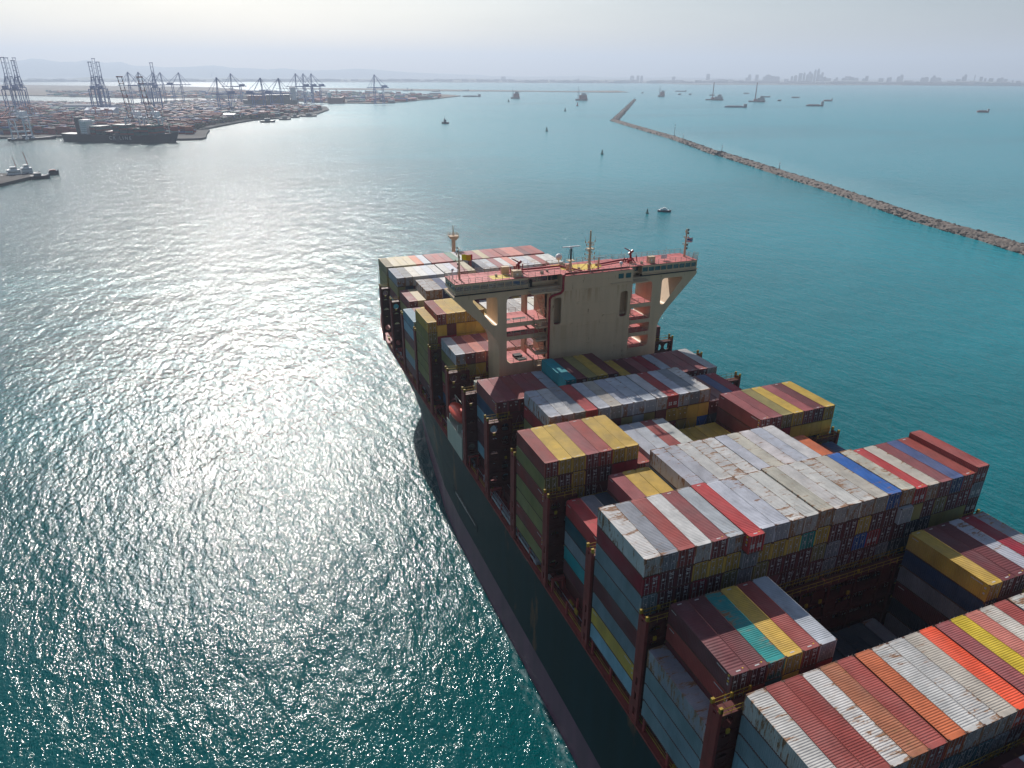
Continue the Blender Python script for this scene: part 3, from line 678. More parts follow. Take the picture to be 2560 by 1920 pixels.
# ---- bridge tower
tw = empty('bridge_tower', (0, 0, 0), 0, ship); tw.location = OFF
YA, YF = 94.5, 101.8
outer = rounded([(-.1, 63.9), (-.1, 63.2), (8.0, 54.9), (10.0, 52.0), (10.0, 27), (50.9, 27), (50.9, 52.0), (52.9, 54.9), (60.8, 63.2), (60.8, 63.9)], [0, .3, 1.5, 3, 0, 0, 3, 1.5, .3, 0])
holeA = rounded([(3.6, 62.9), (9.7, 62.9), (9.7, 56.5), (8.6, 56.5)], [1.1, .9, 1.0, .8])
holeB = rounded([(11.8, 62.7), (21.4, 62.7), (21.4, 46.9), (11.8, 46.9)], [1.5, .1, .1, 1.5])
mx_ = lambda pts: [(60.9-x, z) for x, z in pts][::-1]
holeC = rounded([(41.7, 62.6), (48.6, 62.6), (48.6, 57.4), (41.7, 57.4)], [.1, 1, .1, .1])
holeD = rounded([(41.7, 56.7), (48.6, 56.7), (48.6, 53.4), (41.7, 53.4)], [.1, .5, .5, .1])
holeE = rounded([(41.7, 52.7), (48.6, 52.7), (48.6, 46.4), (41.7, 46.4)], [.1, .5, 1.2, .1])
body = plate('tower_frame', outer, [holeA, mx_(holeA), holeB, holeC, holeD, holeE], YA, YF, M['beige'], tw)
slL = rounded([(22.2, 61.9), (24.0, 61.9), (24.0, 55.6), (22.2, 55.6)], .7); slR = rounded([(39.3, 61.6), (41.9, 61.6), (41.9, 55.5), (39.3, 55.5)], .8)
slR = rounded([(38.9, 61.6), (40.9, 61.6), (40.9, 55.5), (38.9, 55.5)], .8)
plate('aft_wall', [(21.4, 27), (41.7, 27), (41.7, 62.9), (41.9, 62.9), (41.9, 66.5), (24.6, 66.5), (24.6, 63.1), (21.4, 63.1)], [slL, slR], 92.4, 92.8, M['wall'], tw)
b = MB()
for x_, z_ in ((26.5, 55.2), (34.5, 56.3), (31, 50), (38, 48.5), (28, 60)): b.box(x_, x_+.5, 92.2, 92.4, z_, z_+.35)
b.box(22, 26.5, 92.33, 92.39, 55.3, 55.4); b.box(34.6, 41.6, 92.33, 92.39, 56.4, 56.5); b.box(36.2, 42, 92.1, 92.4, 63.6, 63.75)
for k in range(30): b.box(30.2, 30.75, 92.28, 92.34, 47+k*.55, 47.06+k*.55)
split_build(b, 'wall_fitting', M['beige'], tw, gap=1.2)
b = MB(); b.box(24.7, 38.3, 92.8, 102.4, 27, 66.5); b.box(21.5, 24.7, 95.6, 101.7, 27, 63.1); b.box(38.3, 41.6, 95.6, 101.7, 27, 66.5)
b.box(21.4, 21.7, 92.8, 95.6, 27, 63.1); b.box(41.5, 41.7, 92.8, 95.6, 27, 66.4); b.box(21.5, 24.7, 92.8, 95.6, 62.7, 63.08); b.box(38.3, 41.6, 92.8, 95.6, 62.2, 62.6); b.box(21.7, 24.7, 92.8, 95.6, 27, 55.2); b.box(38.3, 41.5, 92.8, 95.6, 27, 55.2)
b.box(24.6, 41.9, 92.36, 92.42, 63.2, 63.32)
tag(b.build('accommodation_block', M['beige'], tw))
b = MB(); b.box(21.7, 24.7, 92.82, 95.6, 55.2, 55.26); b.box(38.3, 41.5, 92.82, 95.6, 55.2, 55.26)
for x0, x1, zs in ((11.8, 21.4, (56.5, 53.4, 46.9)), (41.7, 48.6, (57.4, 53.4, 50.2, 46.4))):
    for z in zs: b.box(x0, x1, YA+.1, YF-.1, z, z+.06)
b.box(0.05, 24.6, YA-.05, YF+.1, 66.5, 66.57); b.box(41.8, 60.65, YA-.05, YF+.1, 66.5, 66.57); b.box(24.6, 41.8, 92.45, 102.6, 66.5, 66.58)
split_build(b, 'red_deck_surface', M['roofred'], tw, gap=.6)
b = MB()   # beams under those decks and the stair tower
for x0, x1, zs in ((11.8, 21.4, (56.5, 53.4)), (41.7, 48.6, (57.4, 53.4, 50.2))):
    for z in zs:
        b.box(x0, x1, YA+.02, YA+.3, z-.95, z+.02); b.box(x0, x1, YF-.3, YF-.02, z-.5, z+.02); b.box(x0, x1, YA+.3, YF-.3, z-.2, z-.02)
for z in (56.5, 53.4, 50.3, 47.2):
    b.box(18.6, 21.4, 92.9, YA, z-1.5, z-1.1); b.box(18.2, 18.6, 92.9, YF-2, z-1.5, z-1.0)
for z0 in (47, 50.1, 53.2, 56.3, 59.4):
    for k in range(12): b.box(19.6, 20.9, 93.2+k*.26, 93.4+k*.26, z0-1.1+k*.27, z0-1.04+k*.27)
    for x in (19.6, 20.9): b.tube((x, 93.2, z0-1.1), (x, 96.3, z0+2.1), .07)
    for k in range(12): b.box(42.2, 43.4, 93.2+k*.26, 93.4+k*.26, z0-1.1+k*.27, z0-1.04+k*.27)
b.box(18.2, 18.8, 99.5, YF, 46.9, 62.9); b.box(45.6, 46, 99, YF, 46.9, 62.7)
b.box(16.8, 24.6, 92.3, YA+.3, 63.15, 63.45); b.box(41.9, 46.3, 92.3, YA+.3, 63.15, 63.45)
split_build(b, 'stair_tower', M['beige'], tw, gap=3)
b = MB()
for z in (56.56, 53.46):
    for x0, x1 in ((12.3, 13.6), (14.1, 17.3)): b.box(x0, x1, 96.4, 97.6, z, z+.012)
b.box(14.7, 16.6, 96.8, 98.4, 46.97, 47.6); b.box(15.0, 17.0, 95.4, 96.5, 46.97, 47.2)
split_build(b, 'deck_opening', M['dark'], tw, gap=.6)
# wheelhouse wings
b = MB()
for x0, x1 in ((.15, 16.9), (16.9, 24.6), (41.9, 45.5), (45.5, 60.6)):
    ya = YA+.05 if x0 in (.15, 45.5) else 95.8
    b.box(x0, x1, ya, YF-.1, 64.5, 65.02); b.box(x0, x1, ya, YF-.1, 66.02, 66.5); b.box(x0+.2, x1-.2, ya+.35, YF-.4, 65.02, 66.02)
    b.box(x0+.4, x1-.4, ya+.6, YF-.6, 63.5, 64.5)
    nwin = 9 if x1-x0 > 12 else 3
    for k in range(nwin+1):
        x = x0+(x1-x0)*k/nwin; b.box(max(x0, x-.09), min(x1, x+.09), ya, ya+.34, 65.02, 66.02)
for xe in (.15, 60.35):
    for k in range(5): y = YA+.05+k*(YF-YA-.5)/4; b.box(xe, xe+.22, y, y+.16, 65.02, 66.02)
b.box(0, 16.9, YA-.5, YA+.05, 64.38, 64.5); b.box(45.5, 60.7, YA-.5, YA+.05, 64.38, 64.5)
split_build(b, 'wheelhouse', M['beige'], tw, gap=1.5)
b = MB()
for x0, x1 in ((.15, 16.9), (17.0, 24.6), (41.9, 45.4), (45.5, 60.6)):
    ya = YA+.15 if x0 in (.15, 45.5) else 95.9; nwin = 9 if x1-x0 > 12 else 3
    for k in range(nwin):
        xa_, xb_ = x0+(x1-x0)*k/nwin+.08, x0+(x1-x0)*(k+1)/nwin-.08
        w_ = MB(); w_.add([(xa_, ya, 65.03), (xb_, ya, 65.03), (xb_, ya+.05, 66.0), (xa_, ya+.05, 66.0)], [(0, 1, 2, 3)]); w_.build('window', M['glass'], tw)
for xe in (.24, 60.46):
    w_ = MB(); w_.add([(xe, YA+.2, 65.03), (xe, YF-.3, 65.03), (xe, YF-.3, 66.0), (xe, YA+.2, 66.0)], [(0, 1, 2, 3)]); w_.build('window', M['glass'], tw)
for xa_ in (38.1, 40.0):
    w_ = MB(); w_.box(xa_, xa_+1.3, 92.33, 92.41, 64.7, 65.8); w_.build('window', M['glass'], tw)
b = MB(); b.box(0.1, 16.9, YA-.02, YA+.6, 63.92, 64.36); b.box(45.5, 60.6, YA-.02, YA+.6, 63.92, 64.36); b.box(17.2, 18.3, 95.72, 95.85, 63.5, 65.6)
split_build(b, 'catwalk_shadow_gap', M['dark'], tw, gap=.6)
b = MB()
b.path([(41.0, 92.9, 66.95), (24.9, 92.7, 66.95), (24.2, 92.15, 66.7), (24.2, 92.15, 63.5), (23.6, 92.15, 62.9), (21.6, 92.15, 62.5), (21.0, 92.15, 61.9), (20.9, 92.1, 27.2)], .26, 8)
b.path([(29.5, 94, 66.95), (26.9, 99.6, 66.95), (17.0, 99.6, 66.95), (17.0, 98, 66.9)], .2, 8); b.path([(36, 98, 66.9), (42.5, 99.5, 66.9), (46, 99.5, 66.9)], .2, 8)
split_build(b, 'crimson_fire_main', M['pipe'], tw, gap=.6)
b = MB()
def rail(b, pts, h=1.1, step=1.5, r=.048):
    for p, q in zip(pts, pts[1:]):
        p, q = Vector(p), Vector(q); L = (q-p).length; nn = max(1, int(L/step))
        for k in range(nn+1): a = p+(q-p)*(k/nn); b.tube(a, a+Vector((0, 0, h)), r)
        for z in (h, h*.62, h*.3): b.tube(p+Vector((0, 0, z)), q+Vector((0, 0, z)), r*.75)
rail(b, [(24.6, YA-.02, 66.55), (.1, YA-.02, 66.55), (.1, YF, 66.55), (24.6, YF, 66.55), (24.6, 102.5, 66.55), (41.8, 102.5, 66.55), (41.8, YF, 66.55), (60.6, YF, 66.55), (60.6, YA-.02, 66.55), (42, YA-.02, 66.55)])
rail(b, [(24.7, 92.5, 66.58), (41.8, 92.5, 66.58)]); rail(b, [(16.9, 92.4, 63.45), (24.4, 92.4, 63.45)]); rail(b, [(42, 92.4, 63.45), (46.2, 92.4, 63.45)]); rail(b, [(.1, YA-.5, 64.5), (16.9, YA-.5, 64.5)], .9)
for z in (56.56, 53.46, 46.96):
    for y in (YA+.1, YF-.15): rail(b, [(11.8, y, z), (18.4, y, z)])
for z in (57.4, 53.4, 50.2, 46.4): rail(b, [(41.7, YA+.1, z+.06), (48.6, YA+.1, z+.06)]); rail(b, [(41.7, YF-.15, z+.06), (48.6, YF-.15, z+.06)])
for z in (55.4, 52.3, 49.2, 46.1): rail(b, [(18.3, 93, z), (20.9, 93, z)], 1.1, .9); rail(b, [(18.3, 93, z), (18.3, YF-2, z)], 1.1, .9)
b.build('tower_railing', M['rail'], tw)
b = MB(); b.box(9.0, 13.2, 95.6, 98.6, 66.572, 66.586); b.prism([(31.5+5.2*math.cos(t*math.pi/12), 98.2+2.6*math.sin(t*math.pi/12)) for t in range(24)], 66.582, 66.596)
b.prism([(26.8+1.8*math.cos(t*math.pi/8), 101.2+.9*math.sin(t*math.pi/8)) for t in range(16)], 66.582, 66.596)
split_build(b, 'yellow_deck_marking', M['yellow'], tw, gap=.6)
b = MB(); b.box(12.3, 14.0, 98.6, 99.6, 66.57, 68.2); b.box(13.6, 15.6, 95.3, 96.6, 66.57, 68.0)
b.box(47.8, 49.4, 95.4, 96.6, 66.57, 68.1); b.box(27, 27.8, 96.5, 97, 66.58, 68)
split_build(b, 'roof_locker', M['beige'], tw, gap=.6)
b = MB(); b.box(48.2, 48.6, 95.37, 95.41, 67.1, 67.5); b.box(14.4, 14.8, 95.27, 95.31, 67.0, 67.4); b.box(52, 53.6, 96.9, 97, 67.0, 68.0); split_build(b, 'locker_plate', M['white'], tw, gap=.6)
b = MB()
for cx_, cy_ in ((16.2, 98.5), (44.6, 98.6)):
    b.tube((cx_, cy_, 66.6), (cx_, cy_, 69.0), .22, 8); b.tube((cx_, cy_, 69.0), (cx_-1.6, cy_+.3, 69.9), .16, 8, 0, .09); b.tube((cx_-.5, cy_, 68.4), (cx_+.6, cy_, 69.2), .3, 8)
    for k in range(7): a = rnd.uniform(-1.8, 1.8); b.tube((cx_+a, cy_+rnd.uniform(-1.2, 1.2), 66.6), (cx_+a+rnd.uniform(-.4, .4), cy_, 66.6+rnd.uniform(.8, 1.9)), .12, 6)
    b.box(cx_-1.2, cx_-.3, cy_-1.4, cy_-.7, 66.6, 67.5)
split_build(b, 'fire_monitor', M['pipe'], tw, gap=.6)
def mast(name, x, y, z0, z1, r, arms, mats=None):
    b = MB(); b.tube((x, y, z0), (x, y, z1), r, 8, 0, r*.45)
    for z, w_, ax in arms:
        if ax == 'x': b.tube((x-w_, y, z), (x+w_, y, z), .07)
        else: b.tube((x, y-w_, z), (x, y+w_, z), .07)
        for s in (-1, 1):
            px_, py_ = (x+s*w_, y) if ax == 'x' else (x, y+s*w_); b.tube((px_, py_, z), (px_, py_, z+.45), .11)
    return b
b = mast('m', 2.3, 98, 66.5, 73.4, .24, [(70.6, .8, 'x'), (72, .5, 'x'), (71.3, .5, 'y')]); b.tube((2.3, 98, 70.5), (4.4, 97, 66.6), .05); b.tube((2.3, 98, 70.5), (.8, 96, 66.6), .05); b.tube((2.3, 98, 70.5), (2.6, 100, 66.6), .05)
for z in (69, 69.8, 72.6, 73.3): b.box(1.85, 2.05, 97.8, 98.05, z, z+.4, 1)
b.build('signal_mast', [M['beige'], M['black']], tw)
b = mast('m', 59.4, 98.2, 66.5, 73.3, .3, [(69.6, .7, 'x'), (71.2, .6, 'x'), (72.4, .45, 'y')])
for z in (68.4, 69.2, 72.0, 72.8): b.box(59.7, 59.95, 98, 98.3, z, z+.45, 1)
for k in range(5): b.tube((61-.1*k, 95+k*.3, 66.6), (61-.1*k, 95+k*.3, 68.2), .05)
b.build('signal_mast', [M['beige'], M['black']], tw)
b = MB(); b.tube((27, 94.6, 66.5), (27, 94.6, 69.6), .38, 8, 0, .22); b.tube((27, 94.6, 69.4), (27, 94.6, 72.1), .2, 8, 1); b.box(26.2, 27.8, 93.9, 95.3, 69.3, 69.4)
for s in (-1, 1): b.tube((27+s*.7, 94.6, 69.4), (27+s*.35, 94.6, 71.8), .05, 4, 1); b.tube((27, 94.6, 69), (27+s*1.4, 95.6, 66.6), .06)
rm = b.build('radar_mast', [M['beige'], M['black']], tw)
b = MB(); b.box(26.7, 27.3, 94.3, 94.9, 72.05, 72.3); b.box(24.9, 29.1, 94.45, 94.75, 72.3, 72.5); b.build('radar_scanner', M['white'], tw)
b = mast('m', 31.6, 94.5, 66.5, 75.6, .36, [(69.3, 1.1, 'x'), (70.3, 1.2, 'x'), (71.3, 1.0, 'x'), (72.3, .9, 'x'), (73, 1.2, 'x'), (70.8, .9, 'y'), (72.7, .8, 'y')])
for z in (68.2, 71.6): b.box(30.9, 32.3, 93.9, 95.1, z, z+.1)
for s in (-1, 1): b.tube((31.6+s*1.2, 94.5, 73), (31.6+s*1.25, 94.5, 74.3), .03); b.tube((31.6, 94.5, 69), (31.6+s*1.6, 96, 66.6), .07)
b.build('main_mast', [M['beige']], tw)
b = MB(); b.tube((34.2, 95, 66.5), (34.2, 95, 69.2), .25, 8, 0, .15); b.box(32.8, 35.6, 94.9, 95.15, 69.2, 69.35, 1); b.tube((34.2, 95, 68), (33.3, 96, 66.6), .05); b.build('small_radar', [M['beige'], M['grey']], tw)
for x, y, z, r in ((27.7, 102.2, 68.35, .78), (39.0, 93.2, 68.0, .42), (1.1, 99, 68.6, .3)):
    b = MB(); b.tube((x, y, 66.5), (x, y, z-r*.8), .12, 6); b.sphere((x, y, z), r); b.build('satellite_dome', M['white'], tw, smooth=False)
b = MB()
for k in range(34):
    x = rnd.uniform(5, 58); y = rnd.uniform(95, 101.5); b.tube((x, y, 66.5), (x, y, 66.6+rnd.uniform(.7, 2.3)), .035)
    if k % 3 == 0: b.box(x-.25, x+.25, y-.2, y+.2, 66.58, 67.1)
split_build(b, 'whip_aerial', M['rail'], tw, gap=.6)
b = MB(); b.tube((30.6, 195, 27), (30.6, 195, 54.4), .75, 10, 0, .7); b.loft([[(30.6-w_, 194-.3, z), (30.6+w_, 194-.3, z), (30.6+w_, 196.3, z), (30.6-w_, 196.3, z)] for w_, z in ((.8, 53.2), (1.7, 54.4), (1.7, 54.6))])
b.tube((30.6, 195, 54.5), (30.6, 195, 58.1), .22, 8, 0, .1)
rail(b, [(29, 193.8, 54.6), (32.2, 193.8, 54.6), (32.2, 196.2, 54.6), (29, 196.2, 54.6), (29, 193.8, 54.6)], .9, .8)
sbuild(b, 'foremast', M['beige'])
# flags
def flag(name, label, x0, y, z0, wd, ht, cols, horizontal, swallow=False):
    b = MB(); N = 12; rows = len(cols) if horizontal else 1; hh = []
    zs = [0]
    tot = sum(c[1] for c in cols)
    for c in cols: zs.append(zs[-1]+c[1]/tot)
    f = lambda u: (x0+wd*u*.98, y+.16*math.sin(u*7), 0)
    for a in range(N):
        u0, u1 = a/N, (a+1)/N; p, q = f(u0), f(u1); dz0, dz1 = -.12*u0+.05*math.sin(u0*8), -.12*u1+.05*math.sin(u1*8)
        if horizontal: segs = [(zs[k], zs[k+1], k) for k in range(len(cols))]
        else: segs = [(0, 1, max(k for k in range(len(cols)) if zs[k] <= u0+1e-6))]
        for t0, t1, k in segs:
            g0 = g1 = 0
            if swallow and u1 > .8: g0 = (u0-.8)*1.2 if u0 > .8 else 0; g1 = (u1-.8)*1.2
            for yy, flip in ((0, 0), (.012, 1)):
                vs = [(p[0], p[1]+yy, z0-ht*t1+dz0+g0*ht*.3), (q[0], q[1]+yy, z0-ht*t1+dz1+g1*ht*.3), (q[0], q[1]+yy, z0-ht*t0+dz1-g1*ht*.3), (p[0], p[1]+yy, z0-ht*t0+dz0-g0*ht*.3)]
                b.add(vs, [(0, 1, 2, 3)], k)
    tag(b.build(name, [c[0] for c in cols]), label, 'flag')
ff = {k: mat('flag_cloth_'+k, v, .8, 0, .04) for k, v in dict(yellow=(.85, .68, .01), orange=(.85, .38, .01), red=(.62, .015, .02), white=(.7, .7, .7), blue=(.02, .02, .15)).items()}
flag('signal_flag', 'yellow, orange and red flag flying on the port wing mast', 2.9, 98, 71.9, 2.5, 1.25, [(ff['yellow'], 1.2), (ff['orange'], 1.2), (ff['red'], .6)], False, True)
flag('courtesy_flag', 'small red, white and blue striped flag on the starboard wing mast', 59.3, 97.6, 71.3, 1.7, 1.05, [(ff['red'], 1), (ff['white'], 1), (ff['blue'], 2), (ff['white'], 1), (ff['red'], 1)], True)
# lifeboat
lb = tag(empty('lifeboat', (.9, 97.2, 33.4)), 'orange enclosed lifeboat stowed at the port side beneath the bridge wing', 'lifeboat')
secs = []
for t in (-1, -.93, -.75, -.4, 0, .4, .75, .92, 1):
    k = (1-abs(t)**3.2)**.5 if abs(t) < 1 else .12; w_, h_ = 1.65*max(k, .2), 1.0
    secs.append([(w_*math.cos(a)*(1 if abs(math.cos(a)) < .7 else 1.02), t*4.6, 1.9+(1.75*max(k, .3) if math.sin(a) > 0 else 1.5*max(k, .3))*math.sin(a)) for a in [2*math.pi*j/14 for j in range(14)]])
b = MB(); b.loft(secs); b.build('hull', M['orange'], lb, smooth=True)
b = MB(); b.box(-.7, .7, -4.0, -2.0, 3.3, 4.0); b.build('canopy', M['orange'], lb)
b = MB(); b.tube((1.5, -3, -1.5), (.2, -3, 5.2), .16); b.tube((1.5, 3, -1.5), (.2, 3, 5.2), .16); b.tube((.2, -3, 5.2), (.2, 3, 5.2), .1); b.box(-1.3, 1.3, -3.2, -2.8, -1.5, .5); b.box(-1.3, 1.3, 2.8, 3.2, -1.5, .5); b.build('davit', M['cream'], lb)
b = MB()
for k in range(4): b.tube((.4+k*.02, 92.4+k*1.0, 32.35), (1.6, 92.4+k*1.0, 32.35), .4, 8)
for k, o_ in enumerate(()): pass
lr = b.build('liferaft_canister_rack', M['white'], ship, OFF)
# ================================================================== the harbour
def G(px, py, z=0.0):
    """ground point seen at a pixel of the photograph (2560 x 1920)"""
    d = fw+rt*((px-W_/2)/F_)-up*((py-H_/2)/F_); t = (z-CAM.z)/d.z; return Vector((CAM.x+d.x*t, CAM.y+d.y*t, z))
def ZT(p, py):
    """height of a point above p that appears at image row py"""
    rel = Vector((p[0], p[1], 0))-Vector((CAM.x, CAM.y, 0)); k = (H_/2-py)/F_
    # solve ((rel+z)·up)/((rel+z)·fw) = k for z
    a = rel.dot(up)-CAM.z*up.z; c = rel.dot(fw)-CAM.z*fw.z
    return (k*c-a)/(up.z-k*fw.z)
c4 = lambda x, y, z=0: G(x*.24412, 100+y*.24412, z)
c5 = lambda x, y, z=0: G(500+x*.31646, 120+y*.31646, z)
c6 = lambda x, y, z=0: G(1100+x*.31646, 120+y*.31646, z)
c7 = lambda x, y, z=0: G(1700+x*.38879, 120+y*.38879, z)
M['land'] = mat('quay_concrete', (.10, .095, .09), .95, 0, .3, .01, spec=.08)
M['soil'] = mat('reclaimed_soil', (.17, .14, .11), .95, 0, .3, .006, spec=.08)
M['rock'] = mat('armour_rock', (.15, .125, .11), .95, 0, .5, .5, spec=.1)
M['hill'] = mat('wooded_hill', (.10, .125, .11), .95, 0, .4, .002)
M['crane'] = mat('crane_blue', (.04, .11, .33), .6, spec=.15); M['cranew'] = mat('crane_white', (.68, .69, .72), .6); M['craner'] = mat('crane_red', (.36, .03, .025), .5)
M['tower'] = mat('tower_block', (.42, .43, .45), .7, 0, .15, .02); M['shed'] = mat('shed_roof', (.30, .30, .31), .9, 0, .15, .05, spec=.1); M['leaf'] = mat('shore_foliage', (.04, .065, .03), .9, 0, .4, .2)
M['navy'] = mat('navy_hull', (.012, .02, .04), .4); M['rust'] = mat('red_hull', (.22, .035, .03), .6); M['green'] = mat('green_hull', (.02, .10, .09), .6); M['blue'] = mat('blue_hull', (.03, .07, .16), .5)
def poly(name, pts, z, mt, kind='structure', z0=-3):
    b = MB(); b.prism([(p[0], p[1]) for p in pts], z0, z); return tag(b.build(name, mt), kind=kind)
T1 = [Vector((-1700, 1700, 0)), Vector((-700, 1560, 0)), c4(0, 1012), c4(660, 1002), c4(1850, 1030), c4(2050, 1025), c4(2110, 1015), c4(2125, 965), c4(2150, 935), c5(0, 655), c5(280, 600), c5(430, 575), c5(600, 562), c5(760, 548), c5(930, 525), c5(1020, 492), c5(1000, 470), c5(880, 462), c5(640, 440), c5(300, 420), c5(0, 415), c4(1400, 662), c4(700, 645), c4(0, 636), Vector((-2400, 3700, 0))]
poly('quay_ground', T1, 3.2, M['land'])
T2 = [c4(-300, 575), c4(300, 572), c4(720, 583), c4(1400, 600), c5(0, 398), c5(600, 415), c5(1000, 437), c5(1390, 441), c5(1480, 439), c5(1700, 418), c5(1900, 400), c5(2060, 381), c5(1950, 372), c5(1500, 362), c5(1000, 352), c5(500, 345), c4(2212, 490), c4(1900, 480), c4(700, 470), c4(-300, 455)]
poly('reclaimed_ground', T2, 3.2, M['soil'])
poly('sandbar', [c5(600, 321), c5(980, 318), c5(1500, 322), c5(2212, 334), c6(1000, 343), c6(1400, 338), c6(1488, 350), c6(1350, 353), c6(700, 345), c6(0, 342), c5(1500, 335), c5(980, 330)], 2.0, M['soil'])
poly('far_coast', [c4(-600, 430)]+[c4(x, 428+4*math.sin(x*.01)) for x in range(0, 2200, 300)]+[c5(x, 268+.002*x+1.5*math.sin(x*.013)) for x in range(200, 2212, 200)]+[c6(x, 272+.004*x+1.5*math.sin(x*.011)) for x in range(300, 1900, 200)]+[c7(x, 236+.0032*x) for x in range(100, 2500, 300)]+[Vector((12500, 6000, 0)), Vector((22000, 23800, 0)), Vector((-20000, 23800, 0)), Vector((-9000, 9000, 0))], 3, M['hill'])
pier = poly('pier_ground', [c4(-200, 1580), c4(0, 1505), c4(372, 1415), c4(385, 1400), c4(0, 1392), c4(-220, 1388)], 3.0, M['land'])
# hills
def ridge(name, prof, D, depth, seed):
    r3 = random.Random(seed); vs, fs = [], []; nx = len(prof); ny = 9
    for px, py in prof:
        d = (fw+rt*((px-W_/2)/F_)-up*((184-H_/2)/F_)); d.z = 0; d.normalize(); p = Vector((CAM.x, CAM.y, 0))+d*D; z = ZT(p, py)
        for j in range(ny):
            t = j/(ny-1); h = math.sin(math.pi*min(1, t))**.8; q = p+d*((t-.5)*depth); vs.append((q.x+r3.uniform(-60, 60), q.y, max(.5, z*h*(1+r3.uniform(-.05, .02))) if 0 < j < ny-1 else -2))
    for a in range(nx-1):
        for j in range(ny-1): fs.append((a*ny+j, (a+1)*ny+j, (a+1)*ny+j+1, a*ny+j+1))
    b = MB(); b.add(vs, fs); o = b.build(name, M['hill'], smooth=True); tag(o, kind='structure')
pr = [(x*.24412, 100+y*.24412) for x, y in ((-500, 260), (-250, 235), (0, 222), (120, 215), (220, 208), (300, 195), (380, 185), (450, 190), (520, 203), (600, 208), (640, 216), (740, 219), (800, 221), (870, 206), (950, 210), (1050, 218), (1120, 236), (1200, 219), (1260, 222), (1320, 242), (1400, 262), (1480, 266), (1550, 264), (1700, 278), (1850, 278), (2000, 266), (2120, 258), (2212, 262))]
pr += [(500+x*.31646, 120+y*.31646) for x, y in ((60, 143), (120, 136), (200, 141), (280, 155), (400, 160), (520, 168), (650, 160), (760, 170), (900, 176), (1050, 172), (1160, 166), (1250, 160), (1380, 168), (1500, 180), (1620, 190), (1750, 196), (1900, 202), (2050, 208), (2212, 212))]
pr += [(1100+x*.31646, 120+y*.31646) for x, y in ((400, 222), (700, 226), (1000, 222), (1120, 217), (1250, 228), (1700, 236), (1840, 224), (1950, 238), (2212, 240))]
pr += [(1700+x*.38879, 120+y*.38879) for x, y in ((200, 205), (320, 203), (600, 212), (900, 218), (1085, 200), (1200, 215), (1580, 208), (1660, 200), (1800, 205), (2100, 212), (2400, 225), (2900, 232))]
ridge('hills', pr, 20500, 3600, 1)
ridge('low_hills', [(x, 196+3*math.sin(x*.02)+2*math.sin(x*.053)+x*.004) for x in range(-150, 2900, 60)], 10900, 900, 2)
# container yard, nobody could count it
r4 = random.Random(11)
def inside(x, y, P_):
    c = False; j = len(P_)-1
    for i in range(len(P_)):
        if (P_[i][1] > y) != (P_[j][1] > y) and x < (P_[j][0]-P_[i][0])*(y-P_[i][1])/(P_[j][1]-P_[i][1])+P_[i][0]: c = not c
        j = i
    return c
yard = MB(); qa = math.atan2(-.30, .954); ux, uy = math.cos(qa), math.sin(qa); vx, vy = -uy, ux
cols = [P[k] for k in 'RRCrmbbNvTgORCmWLbr']
O0 = Vector((-285, 1440, 0)); row = 0; v = 62
sheds = [(c4(960, 712), 150, 60, 14, 'shed'), (c4(1060, 800), 70, 30, 22, 'cranew'), (c5(125, 515), 75, 40, 12, 'shed'), (c5(195, 560), 55, 32, 10, 'white'), (c4(2170, 745), 60, 30, 12, 'shed')]
while v < 2300:
    u = -1250
    blockcol = r4.random()
    while u < 900:
        nb_ = r4.randint(5, 14); gap = r4.choice((6, 12, 22)) if r4.random() < .88 else 50
        bc = r4.choice(cols)
        for k in range(nb_):
            uu = u+k*12.9; x, y = O0.x+ux*uu+vx*v, O0.y+uy*uu+vy*v
            if not inside(x, y, T1) or not inside(x+vx*30, y+vy*30, T1) or not inside(x-vx*18, y-vy*18, T1): continue
            if not (inside(x+ux*22, y+uy*22, T1)): continue
            if any(abs((x-q[0].x)*ux+(y-q[0].y)*uy) < q[1]*.6+6 and abs((x-q[0].x)*vx+(y-q[0].y)*vy) < q[2]*.6+8 for q in sheds): continue
            if y > 2000 and x > -120 and r4.random() < .25: continue
            nr = 3 if v < 500 else 1
            wd = 7.6/nr/ (1 if nr > 1 else .5)
            for rr_ in range(nr if nr > 1 else 1):
                if nr > 1: w1 = 2.5; off = rr_*5.0
                else: w1 = 8; off = 4
                if r4.random() < .12: continue
                h = r4.choice((1, 2, 3, 3, 4, 4, 5)) if y < 2350 else r4.choice((1, 1, 2)); xx, yy = x+vx*off, y+vy*off; z = 3.2
                for t in range(h if v < 700 else min(h, 2)):
                    hh = 2.6 if v < 700 else 2.6*h/min(h, 2); c = r4.choice(cols) if r4.random() < .55 else bc
                    yard.obox((xx, yy, z), 6.05, w1 if nr == 1 else 2.4, hh, qa, 0, tuple(q*r4.uniform(.5, .8) for q in c)+(0.0,)); z += hh
        u += nb_*12.9+gap
    v += 13 if row % 4 else 24; row += 1
tag(yard.build('container_yard', M['yardbox']), 'dense yard of stacked containers on the far terminal', 'containers', kind='stuff')
far2 = MB()
for k in range(900):
    p = c5(r4.uniform(-1200, 1900), r4.uniform(348, 436))
    if inside(p.x, p.y, T2): far2.obox((p.x, p.y, 3.2), r4.uniform(6, 30), r4.uniform(4, 14), r4.uniform(2.6, 11), qa+r4.choice((0, 1.57)), 0, tuple(r4.choice(cols+[P['G']]*6))+(0.0,))
tag(far2.build('far_yard_clutter', M['yardbox']), 'low sheds and stacks on the reclaimed peninsula', 'yard', kind='stuff')
